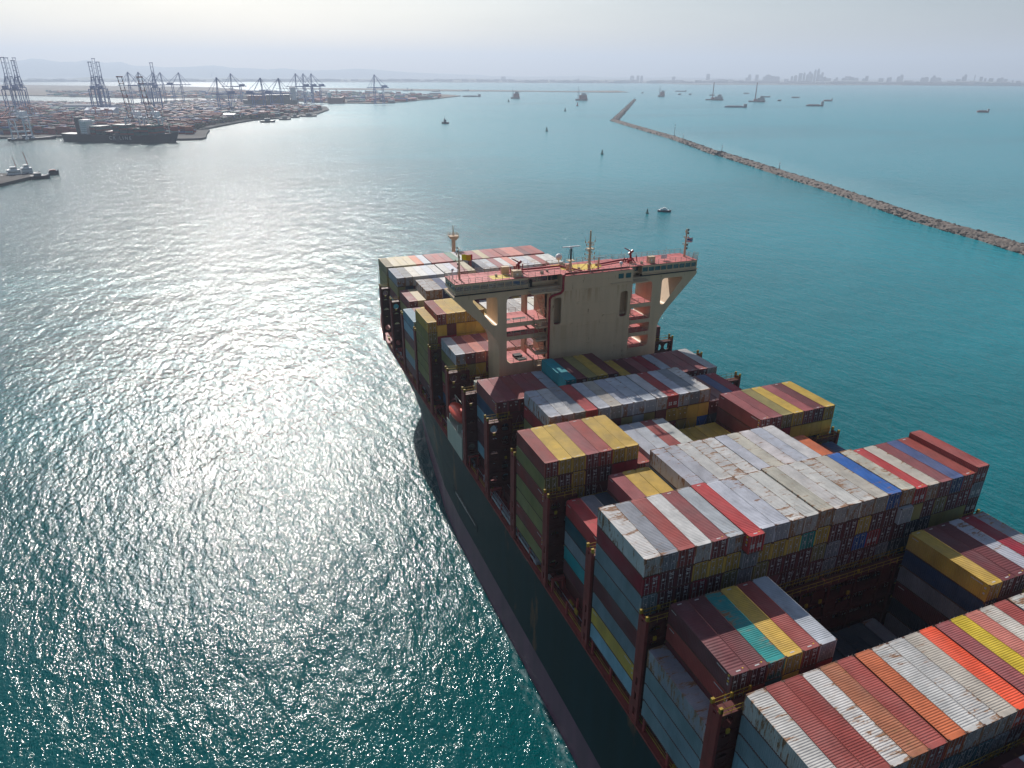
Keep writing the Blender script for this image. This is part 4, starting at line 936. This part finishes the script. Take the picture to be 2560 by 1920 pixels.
for k, (p, L_, D_, h_, mt) in enumerate(sheds):
    e = tag(empty('warehouse', (p.x, p.y, 3.2), qa), ['long grey roofed warehouse in the middle of the container yard', 'pale office block beside the red striped cranes', 'grey shed near the tree-lined shore', 'white roofed shed close to the shoreline trees', 'grey roofed shed at the right end of the container yard'][k], 'warehouse')
    b = MB(); b.box(-L_/2, L_/2, -D_/2, D_/2, 0, h_*.75); b.build('wall', M['cranew'], e)
    b = MB(); b.add([(-L_/2-1, -D_/2-1, h_*.75), (L_/2+1, -D_/2-1, h_*.75), (L_/2+1, 0, h_), (-L_/2-1, 0, h_), (L_/2+1, D_/2+1, h_*.75), (-L_/2-1, D_/2+1, h_*.75)], [(0, 1, 2, 3), (3, 2, 4, 5), (1, 4, 2), (0, 3, 5)]); b.build('roof', M[mt], e)
# ship-to-shore cranes
def sts(name, p, hd, label, gird, apex, boomtop, leg, mats, raised=True, lean=8, bl=60, grp=None, gauge=16):
    e = tag(empty(name, (p.x, p.y, 3.2), hd), label, 'crane', grp)       # local +x: towards the water
    m1, m2 = mats; b = MB(); w_ = gauge; r_ = leg
    for y in (-11, 11):
        for x in (-w_, w_): b.tube((x, y, 0), (x, y, gird), r_, 4)
        b.tube((-w_, y, gird*.35), (w_, y, gird*.35), r_*.8, 4); b.tube((-w_, y, gird*.35), (w_, y, gird*.95), r_*.6, 4); b.tube((-w_, y, gird), (w_, y, gird), r_, 4)
        b.box(-w_-3, -w_+3, y-2, y+2, 0, 2.2); b.box(w_-3, w_+3, y-2, y+2, 0, 2.2)
    for x in (-w_, w_): b.tube((x, -11, gird*.35), (x, 11, gird*.35), r_*.8, 4); b.tube((x, -11, gird), (x, 11, gird), r_, 4)
    b.build('portal_frame', m1, e)
    b = MB()
    for y in (-3.2, 3.2): b.box(-w_-22, w_+2, y-.9, y+.9, gird, gird+2.6)
    b.build('girder', m1, e)
    b = MB(); b.box(-w_-16, -w_+2, -5, 5, gird+2.7, gird+9); b.build('machinery_house', m1, e)
    b = MB()
    for y in (-8, 8): b.tube((w_, y, gird), (w_*.8, y*.35, apex), r_*.8, 4); b.tube((-w_, y*.6, gird), (w_*.8, y*.35, apex), r_*.45, 4)
    b.box(w_*.8-1.5, w_*.8+1.5, -4, 4, apex-2, apex+1)
    for y in (-3, 3): b.tube((w_*.8, y, apex), (-w_-20, y, gird+2), .35, 4)
    b.build('apex_frame', m1, e)
    b = MB(); b2 = MB()
    if raised:
        L_ = boomtop-gird; a = math.radians(lean); q = Vector((math.sin(a), 0, math.cos(a)))
        for y in (-3.2, 3.2):
            for k in range(12):
                p0 = Vector((w_+2, y, gird+1))+q*L_*k/12; p1 = Vector((w_+2, y, gird+1))+q*L_*(k+1)/12
                (b if k % 2 == 0 else b2).tube(p0, p1, .8, 4)
        for k in range(0, 13, 2): pt = Vector((w_+2, 0, gird+1))+q*L_*k/12; b.tube(pt+Vector((0, -3.2, 0)), pt+Vector((0, 3.2, 0)), .7, 4)
        tp = Vector((w_+2, 0, gird+1))+q*L_; b.tube(tp+Vector((0, -5, 0)), tp+Vector((0, 5, 0)), 1.3, 4)
        for y in (-3, 3): b.tube((w_*.8, y, apex), Vector((w_+2, y, gird+1))+q*L_*.7, .3, 4)
    else:
        for y in (-3.2, 3.2):
            b.box(w_+2, w_+2+bl, y-.9, y+.9, gird+.2, gird+2.4); b.tube((w_*.8, y, apex), (w_+bl*.95, y, gird+2), .35, 4); b.tube((w_*.8, y, apex), (w_+bl*.5, y, gird+2), .35, 4)
        for k in range(5): b.tube((w_+4+k*bl/4.3, -3.2, gird+1), (w_+4+k*bl/4.3, 3.2, gird+1), .5, 4)
    split_build(b, 'boom', m1 if m2 is None else m2, e, gap=.1)
    if b2.v: split_build(b2, 'boom_section', m1, e, gap=.1)
    return e
BL = (M['crane'], M['crane'])
def base_for(px, pyg, D):   # point at distance D along the ray azimuth of column px
    d = fw+rt*((px-W_/2)/F_)-up*((184-H_/2)/F_); d.z = 0; d.normalize(); return Vector((CAM.x, CAM.y, 3.2))+d*D
nthl = ['first', 'second', 'third', 'fourth', 'fifth', 'sixth', 'seventh', 'eighth']
for k, (x, top, D) in enumerate(((38, 180, 2350), (105, 182, 2500), (140, 214, 2250), (182, 182, 2650), (928, 228, 2300), (975, 190, 2600), (1012, 228, 2350), (1560, 236, 2450))):
    p = base_for(x*.24412, 0, D); zt = ZT(p, 100+top*.24412); g = 62
    grp = 'blue quay cranes with raised booms'
    sts('quay_crane', p, qa+math.pi/2*(-1 if k in (1, 3, 5) else 1)+(.5 if k in (1, 3, 5) else .3), 'hazy blue quay crane with raised boom, '+nthl[k]+' from the left of those', g, 92, zt-3.2, 1.15, BL, True, 12 if k in (1, 3, 5) else 4, grp=grp)
LOW = [(4, 1350, 330, 2900, 2.9), (4, 1455, 331, 2960, 2.8), (4, 1525, 333, 3020, .2), (4, 1600, 334, 3050, .3), (4, 1790, 335, 3100, .3), (5, 160, 235, 2350, 3.0), (5, 268, 203, 3000, 3.0), (5, 435, 238, 2400, .1), (5, 580, 240, 2450, .0), (5, 780, 203, 2900, 3.05), (5, 840, 204, 2930, 3.05), (5, 903, 204, 2960, 3.05), (5, 1402, 212, 2830, 3.0)]
ll = 'eighth ninth tenth eleventh twelfth thirteenth'.split()
names = nthl+ll[1:]
for k, (cr, x, top, D, hd) in enumerate(LOW):
    px_, py_ = (x*.24412, 100+top*.24412) if cr == 4 else (500+x*.31646, 120+top*.31646)
    p = base_for(px_, 0, D); zt = ZT(p, py_); g = zt-3.2-42 if cr == 4 else zt-3.2-44
    lb_ = 'lone quay crane standing at the tip of the far quay' if k == 12 else 'hazy quay crane with lowered boom, '+names[k]+' from the left of those'
    viewaz = math.atan2(p.y-CAM.y, p.x-CAM.x)
    sts('quay_crane', p, viewaz+math.pi/2+(.25 if hd > 1 else math.pi-.25), lb_, g, zt-3.2, 0, 1.35, BL, False, bl=32 if k != 12 else 24, grp='quay cranes with lowered booms')
wr = (M['cranew'], M['craner'])
for k, (x, yb, top, D) in enumerate(((1275, 930, 370, 1415), (1475, 915, 372, 1395), (60, 960, 1, 1500))):
    p = base_for(x*.24412, 0, D); zt = ZT(p, 100+top*.24412) if k < 2 else 112
    sts('ship_loading_crane', p, qa-math.pi/2+.1, ['white and red striped crane with raised boom, left of the pair', 'white and red striped crane with raised boom, right of the pair', 'white crane cut by the left edge of the picture'][k], 34, 52, zt-3.2, 1.15, wr, k < 2, 14, grp='white quay cranes', bl=50, gauge=11)
e = sts('ship_loading_crane', base_for(500+835*.31646, 0, 2500), 1.2, 'small pale crane in front of the three grouped blue cranes', 40, 46, 0, .8, (M['cranew'], M['cranew']), False, bl=20)
g0 = None
yg = [(c4(330, 800), 'leftmost'), (c4(430, 830), 'second from left'), (c4(700, 900), 'third from left'), (c4(1000, 830), 'between ship funnel and white block'), (c4(1120, 850), 'just left of the striped cranes'), (c4(250, 830), 'beside the yard edge'), (c4(1620, 850), 'right of the striped cranes')]
for k, (p, w_) in enumerate(yg):
    e = tag(empty('yard_gantry', (p.x, p.y, 3.2), qa+math.pi/2), 'red yard gantry crane over container rows, '+w_, 'gantry crane', 'red yard gantries')
    b = MB()
    for x in (-12, 12):
        for y in (-6, 6): b.tube((x, y, 0), (x, y, 24), .8, 4)
        b.tube((x, -6, 3), (x, 6, 3), .7, 4)
    b.build('gantry_leg', M['craner'], e)
    b = MB()
    for y in (-5, 5): b.box(-13, 13, y-1, y+1, 23, 25.5)
    b.build('gantry_beam', M['craner'], e); b = MB(); b.box(-2, 3, -4, 4, 25.5, 28); b.build('trolley', M['craner'], e)
# vessels
def vessel(name, label, cat, p, hd, L_, B_, hgt, hm_, blocks=(), masts=(), grp=None, extra=None):
    e = tag(empty(name, (p[0], p[1], 0), hd), label, cat, grp); b = MB(); secs = []
    for t, w_, sh in ((-1, .75, 1.05), (-.85, .95, 1), (-.3, 1, .95), (.4, 1, .95), (.7, .85, 1.05), (.9, .45, 1.25), (1, .04, 1.45)):
        x = t*L_/2; hw = B_/2*w_; secs.append([(x-(.04*L_ if t > .8 else 0), -hw*.7, -1), (x, -hw, hgt*sh), (x, hw, hgt*sh), (x-(.04*L_ if t > .8 else 0), hw*.7, -1)])
    b.loft(secs); b.build('hull', hm_, e)
    for nm_, mt, x0, x1, wy, z0, z1 in blocks:
        b = MB(); b.box(x0*L_, x1*L_, -wy*B_/2, wy*B_/2, z0, z1)
        if nm_ == 'superstructure':
            b.box((x0+.02)*L_, (x1-.02)*L_, -wy*B_/2*1.1, wy*B_/2*1.1, z1-1.0*(z1-z0)/5, z1-.6*(z1-z0)/5)
        b.build(nm_, mt, e)
        if nm_ == 'superstructure':
            b = MB(); nn = max(1, int((z1-z0)/3))
            for q in range(nn): zz = z0+(q+.45)*(z1-z0)/nn; b.box(x0*L_+.03*L_*0+.3, x1*L_-.3, -wy*B_/2-.03, wy*B_/2+.03, zz, zz+(z1-z0)/nn*.12)
            b.build('window_band', M['dark'], e)
    for nm_, mt, x, z0, z1, r_, lean in masts:
        b = MB(); b.tube((x*L_, 0, z0), (x*L_+lean, 0, z1), r_, 6, 0, r_*.6); b.build(nm_, mt, e)
    return e
pa, pb = c4(690, 1030), c4(1850, 1048); mid = (pa+pb)/2; hd = math.atan2(pb.y-pa.y, pb.x-pa.x); L_ = (pb-pa).length
ck = vessel('feeder_ship', 'dark container ship with lettering on its side moored under the striped cranes', 'container ship', mid, hd, L_, 30, 12, M['navy'],
  [('superstructure', M['white'], -.325, -.27, .6, 11, 34), ('bridge_wing', M['white'], -.29, -.26, .9, 29.5, 32)]+[('funnel', M['navy'], -.375, -.345, .4, 11, 38)],
  [('mast', M['white'], .42, 14, 30, .5, 0), ('mast', M['white'], -.29, 40, 50, .5, 0)])
for k, (x0, x1, h) in enumerate(((-.26+.03, -.13, 12), (-.165+.04, -.05, 5), (-.01-.02, .09, 15), (.1, .2, 9), (.21, .34, 14))):
    for q in range(int(h//2.6)+1):
        b = MB(); nn = 2
        for t in range(nn): b.box((x0+(x1-x0)*t/nn)*L_+.4, (x0+(x1-x0)*(t+1)/nn)*L_-.4, -13.5, 13.5, 11.8+q*2.6, 14.3+q*2.6, (t+q+k) % 3)
        b.build('container_tier', [M['rust'], M['green'], M['navy']], ck)
fc = bpy.data.curves.new('t', 'FONT'); fc.body = 'C K   L I N E'; fc.size = 7.5; fc.extrude = .08; fc.align_x = 'CENTER'
t = bpy.data.objects.new('t', fc); COL.objects.link(t); me = bpy.data.meshes.new_from_object(t.evaluated_get(bpy.context.evaluated_depsgraph_get())); bpy.data.objects.remove(t)
me.transform(Matrix.Translation((6, -15.15, 4.2)) @ Matrix.Rotation(math.pi/2, 4, 'X')); me.materials.clear(); me.materials.append(M['white']); inst('hull_lettering', me, ck)
wv = lambda p: math.atan2(p.y-CAM.y, p.x-CAM.x)-math.pi/2     # heading across the view (bow to the right)
def vs(name, label, cat, cr, x0, x1, y, B_, hgt, mt, blocks=(), masts=(), grp=None, left=False):
    p0, p1 = cr(x0, y), cr(x1, y); m_ = (p0+p1)/2; return vessel(name, label, cat, m_, wv(m_)+(math.pi if left else 0)+.12, (p1-p0).length, B_, hgt, mt, blocks, masts, grp)
SUP = lambda a, c, z0, z1, w_=.8, mt='white': ('superstructure', M[mt], a, c, w_, z0, z1)
vs('barge', 'long low dark barge moored along the quay at far left', 'barge', c4, 120, 560, 1022, 14, 4, M['navy'], [('cargo', M['blue'], -.2, .02, .8, 4, 8)])
vs('moored_ship', 'large dark laden ship moored behind the container yard', 'container ship', c5, 355, 785, 462, 34, 22, M['navy'], [SUP(.36, .45, 20, 62, .8), ('cargo', M['rust'], -.42, -.1, .9, 20, 36), ('cargo', M['navy'], -.08, .33, .9, 20, 38)])
vs('bulk_ship', 'red hulled ship moored left of the lone crane', 'ship', c5, 1010, 1152, 438, 28, 22, M['rust'], [SUP(-.45, -.3, 20, 40)], [('mast', M['rust'], .05, 20, 52, 1.2, 0)])
tugpos = [(c4, 40, 290, 1405, 'white'), (c4, 180, 390, 1400, 'white'), (c4, 330, 510, 1412, 'navy')]
vs('tugboat', 'white tugboat with a short red mast moored left at the near pier', 'tugboat', c4, 35, 290, 1404, 9, 3.0, M['navy'], [SUP(-.25, .2, 3, 8, .8), SUP(-.12, .1, 8, 11, .6)], [('mast', M['craner'], .1, 10, 21, .35, -1)])
vs('tugboat', 'white tugboat with the tall red mast moored at the near pier', 'tugboat', c4, 170, 400, 1392, 9, 3.2, M['grey'], [SUP(-.2, .22, 3, 9, .8), SUP(-.08, .12, 9, 12, .6)], [('mast', M['craner'], .12, 10, 26, .45, -2)])
vs('tugboat', 'dark tugboat moored at the tip of the near pier', 'tugboat', c4, 330, 508, 1418, 8, 3.4, M['navy'], [SUP(-.3, .05, 3, 6, .6, 'grey')])
vs('work_barge', 'small dark barge lying just off the near pier', 'barge', c4, 510, 603, 1376, 7, 4, M['navy'], [('cargo', M['rust'], -.4, .2, .7, 4, 5.4)])
for k, (x0, x1, y) in enumerate(((478, 596, 588), (625, 720, 568), (715, 790, 551), (800, 925, 543))):
    vs('tugboat', ['dark tugboat moored leftmost in the row off the terminal shore', 'dark tugboat, second in the row off the terminal shore', 'small tugboat, third in the row off the terminal shore', 'tugboat at the right end of the row off the shore'][k], 'tugboat', c5, x0, x1, y, 9, 4, M['navy'], [SUP(-.2, .15, 4, 9, .8, 'grey')], [('mast', M['white'], 0, 9, 17, .3, 0)], 'tugboats moored off the terminal shore')
vs('tugboat', 'dark tugboat under way alone in the middle of the bay', 'tugboat', c5, 1908, 1966, 598, 9, 3.6, M['navy'], [SUP(-.15, .2, 3.6, 9, .8, 'grey'), SUP(-.02, .15, 9, 12, .5)], [('mast', M['white'], .08, 12, 23, .3, 0)], left=True)
p = G(1435/.864, 457/.864); lx = 11.5
la = vessel('launch', 'small white and dark blue motor launch beside the green buoy', 'boat', p, wv(p)+.05, 11.5, 3.2, 1.3, M['navy'], [('cabin', M['white'], -.3, .18, .75, 1.2, 2.7), ('canopy', M['white'], -.12, .1, .6, 2.75, 3.3)], [('mast', M['white'], -.05, 3.2, 4.6, .05, 0)])
b = MB(); b.box(-4.9, 3.6, -1.55, 1.55, 1.28, 1.4); b.build('deck', M['cranew'], la)
def dredger(label, cr, x0, x1, y, H, kind, mt='navy', grp='dredgers and survey barges at anchor'):
    if kind == 'grab': e = vs('dredger', label, 'dredger', cr, x0, x1, y, 20, 5, M[mt], [('deckhouse', M['grey'], .0, .42, .8, 5, 16), SUP(.15, .35, 16, 24, .6, 'grey'), ('winch_house', M['rust'], -.2, -.02, .7, 5, 12)], [('spud_tower', M['rust'], -.12, 5, H, 2.6, 0)], grp)
    elif kind == 'cutter': e = vs('dredger', label, 'dredger', cr, x0, x1, y, 24, 7, M[mt], [('deckhouse', M['rust'], -.2, .4, .8, 7, 22), ('deckhouse', M['grey'], -.05, .3, .6, 22, 30)], [('spud_tower', M['grey'], -.3, 5, H, 1.3, 0), ('spud_tower', M['grey'], -.22, 5, H*.8, 1.0, 0), ('ladder_boom', M['rust'], .3, 24, 30, 1, 14)], grp)
    else: e = vs('cargo_vessel', label, 'ship', cr, x0, x1, y, 15, 4, M[mt], [SUP(.33, .47, 4, H, .8, 'grey'), ('cargo', M[kind] if kind in M else M['rust'], -.4, .25, .7, 4, 6)], [('mast', M['grey'], -.1, 4, H*1.1, .4, 0)], grp)
dredger('dredger with a tall thin spud, left of the breakwater tip', c6, 560, 632, 400, 46, 'cutter')
dredger('large boxy dredger off the breakwater tip', c6, 1070, 1168, 415, 58, 'cutter')
dredger('hazy spud barge right of the breakwater tip', c6, 1722, 1775, 385, 52, 'cutter')
dredger('dark grab dredger with a thick tower, left of the two', c7, 166, 277, 336, 74, 'grab')
dredger('dark grab dredger with a thick tower, right of the two', c7, 443, 546, 347, 76, 'grab')
for lab, cr, x0, x1, y, H, k2, mt in (('long low cargo vessel with deck crane below the left tower dredger', c7, 290, 428, 382, 12, 'grey', 'blue'), ('cargo vessel with aft house right of the dredgers', c7, 815, 918, 374, 17, 'rust', 'navy'),
    ('small coaster beyond the cargo vessel with aft house', c7, 925, 977, 342, 12, 'rust', 'rust'), ('lone reddish coaster at the far right', c7, 1915, 1980, 414, 11, 'rust', 'rust'), ('low barge left of the first dredger', c6, 178, 325, 385, 12, 'grey', 'navy'),
    ('faint low barge on the horizon side of the dredgers', c6, 1858, 1945, 345, 9, 'grey', 'navy'), ('tiny workboat right of the right tower dredger', c7, 628, 650, 341, 8, 'grey', 'navy'), ('faint flat barge near the city side', c7, 718, 767, 321, 6, 'grey', 'navy'),
    ('faint flat barge just right of the right tower dredger', c7, 530, 578, 317, 7, 'grey', 'navy'), ('faint flat barge high between the dredgers', c7, 408, 444, 294, 6, 'grey', 'navy'), ('faint barge beyond the left tower dredger', c7, 190, 222, 306, 6, 'grey', 'navy'),
    ('tiny dark boat left of the spud barge', c6, 1592, 1608, 357, 7, 'grey', 'navy'), ('hazy barge on the inner water left of the sandbar', c5, 1602, 1680, 340, 14, 'grey', 'navy'), ('second hazy barge on the inner water near the sandbar', c5, 1830, 1897, 345, 12, 'grey', 'navy'), ('third hazy barge on the inner water near the sandbar', c5, 2070, 2125, 342, 12, 'grey', 'navy'),
    ('pair-end workboat right of the hazy spud barge', c6, 1880, 1905, 369, 8, 'grey', 'navy'), ('rightmost workboat near the hazy spud barge', c6, 1965, 1985, 370, 8, 'grey', 'navy')):
    dredger(lab, cr, x0, x1, y, H, k2, mt, 'small vessels at anchor in the bay')
def buoy(p, label, col, s=1.0):
    e = tag(empty('navigation_buoy', (p.x, p.y, 0)), label, 'buoy', 'navigation buoys'); b = MB(); b.tube((0, 0, -.5), (0, 0, .9*s), 1.3*s, 12); b.build('float', M[col], e)
    b = MB()
    for k in range(4): a = math.pi/4+k*math.pi/2; b.tube((1.0*s*math.cos(a), 1.0*s*math.sin(a), .9*s), (.25*s*math.cos(a), .25*s*math.sin(a), 3.6*s), .14*s, 4)
    b.tube((0, 0, 1), (0, 0, 3.4*s), .45*s, 8); b.build('cage', M[col], e); b = MB(); b.tube((0, 0, 3.6*s), (0, 0, 4.4*s), .3*s, 8, 0, .1*s); b.build('lantern', M['dark'], e)
M['bgreen'] = mat('buoy_green', (.01, .09, .06), .5)
buoy(G(1398/.864, 461/.864), 'dark green buoy beside the motor launch', 'bgreen', .95); buoy(c6(1280, 840), 'green buoy floating beyond the launch, mid channel', 'bgreen', 1.6); buoy(c6(843, 658), 'green buoy floating left of the breakwater bend', 'bgreen', 2.0)
buoy(c6(988, 500), 'faint buoy far up the channel', 'bgreen', 2.6); buoy(c6(1085, 457), 'red buoy below the large boxy dredger', 'craner', 3); buoy(c6(542, 427), 'faint buoy below the thin-spud dredger', 'bgreen', 3)
# breakwater: one mound of armour rock
path_ = [c6(1537, 410), c6(1475, 476), c6(1375, 578)]; path2 = [c6(1372, 576), c6(1500, 615), c6(1650, 660), c6(1850, 718), c6(2050, 790), c6(2212, 850), c7(266, 690), c7(450, 748), c7(633, 808), c7(900, 893), c7(1200, 995), c7(1500, 1100), c7(1750, 1175), c7(1980, 1238), Vector((420, 190, 0)), Vector((375, 55, 0))]
b = MB(); r5 = random.Random(5); spots = []
def mound(pts, hw0, hw1, seed):
    n_ = 0; rr = []; pts = [Vector(p) for p in pts]; tot = sum((q-p).length for p, q in zip(pts, pts[1:])); acc = 0
    for p, q in zip(pts, pts[1:]):
        L_ = (q-p).length; st = max(1, int(L_/6)); d = (q-p).normalized(); nrm = Vector((-d.y, d.x, 0))
        for k in range(st):
            c = p+(q-p)*(k/st); hw = hw0+(hw1-hw0)*acc/tot; acc += L_/st; rr.append([c+nrm*hw*f+Vector((r5.uniform(-.5, .5), r5.uniform(-.5, .5), z+r5.uniform(-.5, .5)*(1 if z > 0 else 0))) for f, z in ((-1, -1.5), (-.7, 1.2), (-.38, 3.6), (-.14, 4.8), (.14, 4.8), (.38, 3.6), (.7, 1.2), (1, -1.5))])
            D = (c-Vector((CAM.x, CAM.y, 0))).length
            for j in range(22 if D < 700 else 9 if D < 1300 else 3):
                f = r5.uniform(-.95, .95); s_ = r5.uniform(.35, .95)*(1 if D < 900 else 1.5); spots.append((c+nrm*hw*f+d*r5.uniform(0, 6), (1-abs(f))*5.6-.4, s_))
    nn = len(rr[0]); base = len(b.v)
    for s_ in rr: b.v += [tuple(v) for v in s_]
    for a in range(len(rr)-1):
        for k in range(nn-1): b.f.append([base+a*nn+k, base+(a+1)*nn+k, base+(a+1)*nn+k+1, base+a*nn+k+1]); b.m.append(0); b.c.append(None)
mound(path_, 8, 12, 1); mound(path2, 10.5, 6.8, 2)
for c, z, s_ in spots:
    vs_ = []
    for k in range(8):
        sx_, sy_, sz_ = (1 if k & 1 else -1), (1 if k & 2 else -1), (1 if k & 4 else -1); vs_.append((c.x+sx_*s_*r5.uniform(.6, 1.1), c.y+sy_*s_*r5.uniform(.6, 1.1), z+sz_*s_*r5.uniform(.4, .8)))
    b.add(vs_, [(0, 2, 3, 1), (4, 5, 7, 6), (0, 1, 5, 4), (1, 3, 7, 5), (3, 2, 6, 7), (2, 0, 4, 6)])
tag(b.build('breakwater', M['rock']), 'long bent breakwater of piled grey rocks crossing the bay', 'breakwater')
for k, (p, h, lab) in enumerate(((c6(1848, 715), 22, 'tallest beacon post, standing on the far part of the breakwater'), (c6(1917, 738), 9, 'short beacon post just nearer than the tallest one'), (c7(266, 685), 9, 'beacon post on the middle of the breakwater'), (c7(633, 803), 8, 'beacon post nearest the ship on the breakwater'), (c6(1534, 412), 8, 'beacon post at the breakwater tip'))):
    e = tag(empty('beacon', (p.x, p.y, 3.8)), lab, 'beacon', 'beacons on the breakwater'); b = MB(); b.tube((0, 0, 0), (0, 0, h), .45, 6, 0, .25); b.tube((0, 0, 0), (0, 0, 1.6), 1.1, 8); b.build('post', M['grey'], e); b = MB(); b.box(-.9, .9, -.9, .9, h*.75, h*.75+.4); b.tube((0, 0, h), (0, 0, h+1), .4, 6); b.build('lantern', M['cranew'], e)
# trees along the terminal shore (one mass)
b = MB()
for (p0, p1) in ((T1[8], T1[9]), (T1[9], T1[10]), (T1[10], T1[11]), (T1[11], T1[12])):
    for k in range(26):
        c = p0.lerp(p1, r5.random()); d = Vector((-.8, .6, 0)); c = c+d*r5.uniform(8, 30); R_ = r5.uniform(3, 7)
        for q in range(14):
            o = Vector((r5.gauss(0, 1), r5.gauss(0, 1), r5.gauss(0, .7)))*R_*.5+Vector((0, 0, R_)); s_ = R_*.32; a = r5.uniform(0, 6.28)
            b.add([(c.x+o.x+s_*math.cos(a+t), c.y+o.y+s_*math.sin(a+t), 3.2+max(.4, o.z)+r5.uniform(-s_, s_)) for t in (0, 1.6, 3.1, 4.7)], [(0, 1, 2), (0, 2, 3), (0, 1, 3)])
tag(b.build('shore_trees', M['leaf']), 'line of dark trees along the terminal shore', 'trees', kind='stuff')
# light poles of the reclaimed peninsula
for k, (x, y0_, y1_) in enumerate(((1027, 336, 400), (1078, 335, 395), (1165, 343, 410), (1218, 342, 400), (1268, 340, 402), (1315, 338, 385), (1512, 345, 405), (1552, 343, 400), (1645, 320, 398))):
    p = c5(x, 400+ (k % 3)*8); e = tag(empty('light_mast', (p.x, p.y, 3.2)), 'thin floodlight mast on the peninsula, '+['first', 'second', 'third', 'fourth', 'fifth', 'sixth', 'seventh', 'eighth', 'ninth'][k]+' from left', 'light mast', 'floodlight masts on the peninsula')
    h = ZT(p, 120+y0_*.31646)-3.2; b = MB(); b.tube((0, 0, 0), (0, 0, h), .7, 5, 0, .4); b.build('pole', M['crane'], e); b = MB(); b.box(-2.5, 2.5, -.6, .6, h, h+1.5); b.build('lamp_head', M['crane'], e)
# the hazy city
SKY = [(183, 167, 20), (450, 170, 18), (438, 190, 22), (498, 172, 18), (570, 172, 34), (548, 184, 20), (600, 180, 34), (630, 183, 26), (724, 180, 12), (747, 175, 18), (777, 162, 20), (801, 158, 12), (822, 168, 14), (836, 152, 16), (850, 165, 14), (869, 138, 13), (889, 133, 14), (903, 170, 14), (917, 157, 12), (935, 185, 18),
 (960, 195, 28), (1003, 200, 12), (1014, 190, 12), (1060, 192, 22), (1085, 182, 30), (1110, 188, 24), (1140, 192, 22), (1190, 196, 18), (1207, 180, 16), (1300, 195, 24), (1345, 190, 12), (1359, 187, 14), (1412, 182, 16), (1430, 172, 18), (1570, 190, 22), (1592, 187, 22), (1628, 190, 14), (1640, 177, 16), (1660, 190, 40), (1800, 200, 20),
 (1829, 183, 12), (1841, 170, 14), (1902, 172, 5), (1945, 185, 14), (1973, 195, 10), (2010, 195, 20), (2060, 195, 16), (2080, 190, 14), (2105, 200, 16), (2152, 207, 8), (230, 203, 30), (270, 200, 60), (330, 203, 40), (400, 207, 30), (690, 200, 24), (1480, 210, 40), (1750, 212, 30), (2190, 212, 20)]
ALL = [(1700+x*.38879, 120+t*.38879, w_*.38879) for x, t, w_ in SKY]+[(1100+x*.31646, 120+t*.31646, w_*.31646) for x, t, w_ in ((500, 225, 34), (1520, 218, 28), (1566, 218, 20), (1596, 218, 18), (1095, 243, 16), (1850, 226, 24), (115, 256, 30))]
ALL.sort(); r6 = random.Random(9)
def numw(k):
    tens = ['', '', 'twenty', 'thirty', 'forty', 'fifty', 'sixty', 'seventy'][k//10]
    if k <= 24: return ORD[k-1]
    u_ = k % 10
    return tens+'-'+ORD[u_-1] if u_ else tens.replace('ty', 'tieth')
for k, (px_, py_, w_) in enumerate(ALL):
    p = base_for(px_, 0, r6.uniform(11300, 12600) if px_ > 1500 else 12500); D = (p-CAM).length; wd = max(14, w_/F_*D*1.0); z = ZT(p, py_)
    e = tag(empty('tower_building', (p.x, p.y, 3), wv(p)), f"hazy building on the far shore, {numw(k+1)} from the left of the skyline", 'building', 'hazy buildings on the far skyline')
    z = max(z, 20); b = MB(); st = r6.random()
    b.box(-wd/2, wd/2, -wd*.4, wd*.4, 0, z*(.86 if st < .6 else .97))
    if st < .6: b.box(-wd*.34, wd*.34, -wd*.3, wd*.3, z*.86, z*.97)
    if z > 90: b.box(-wd*.08, wd*.08, -wd*.1, wd*.1, z*.96, z*1.02)
    b.build('block', M['tower'], e); b = MB(); b.box(-wd*.5-1, wd*.5+1, -wd*.4-1, wd*.4+1, z*.84, z*.865); b.build('parapet', M['tower'], e)
b = MB()
for k in range(700):
    px_ = r6.uniform(0, 2600); p = base_for(px_, 0, r6.uniform(9600, 10600) if px_ > 1300 else r6.uniform(10300, 11000)); b.obox((p.x, p.y, 2), r6.uniform(15, 70), r6.uniform(15, 40), r6.uniform(6, 34), wv(p))
tag(b.build('far_town', M['tower']), 'low town strung along the far coast', 'town', kind='stuff')
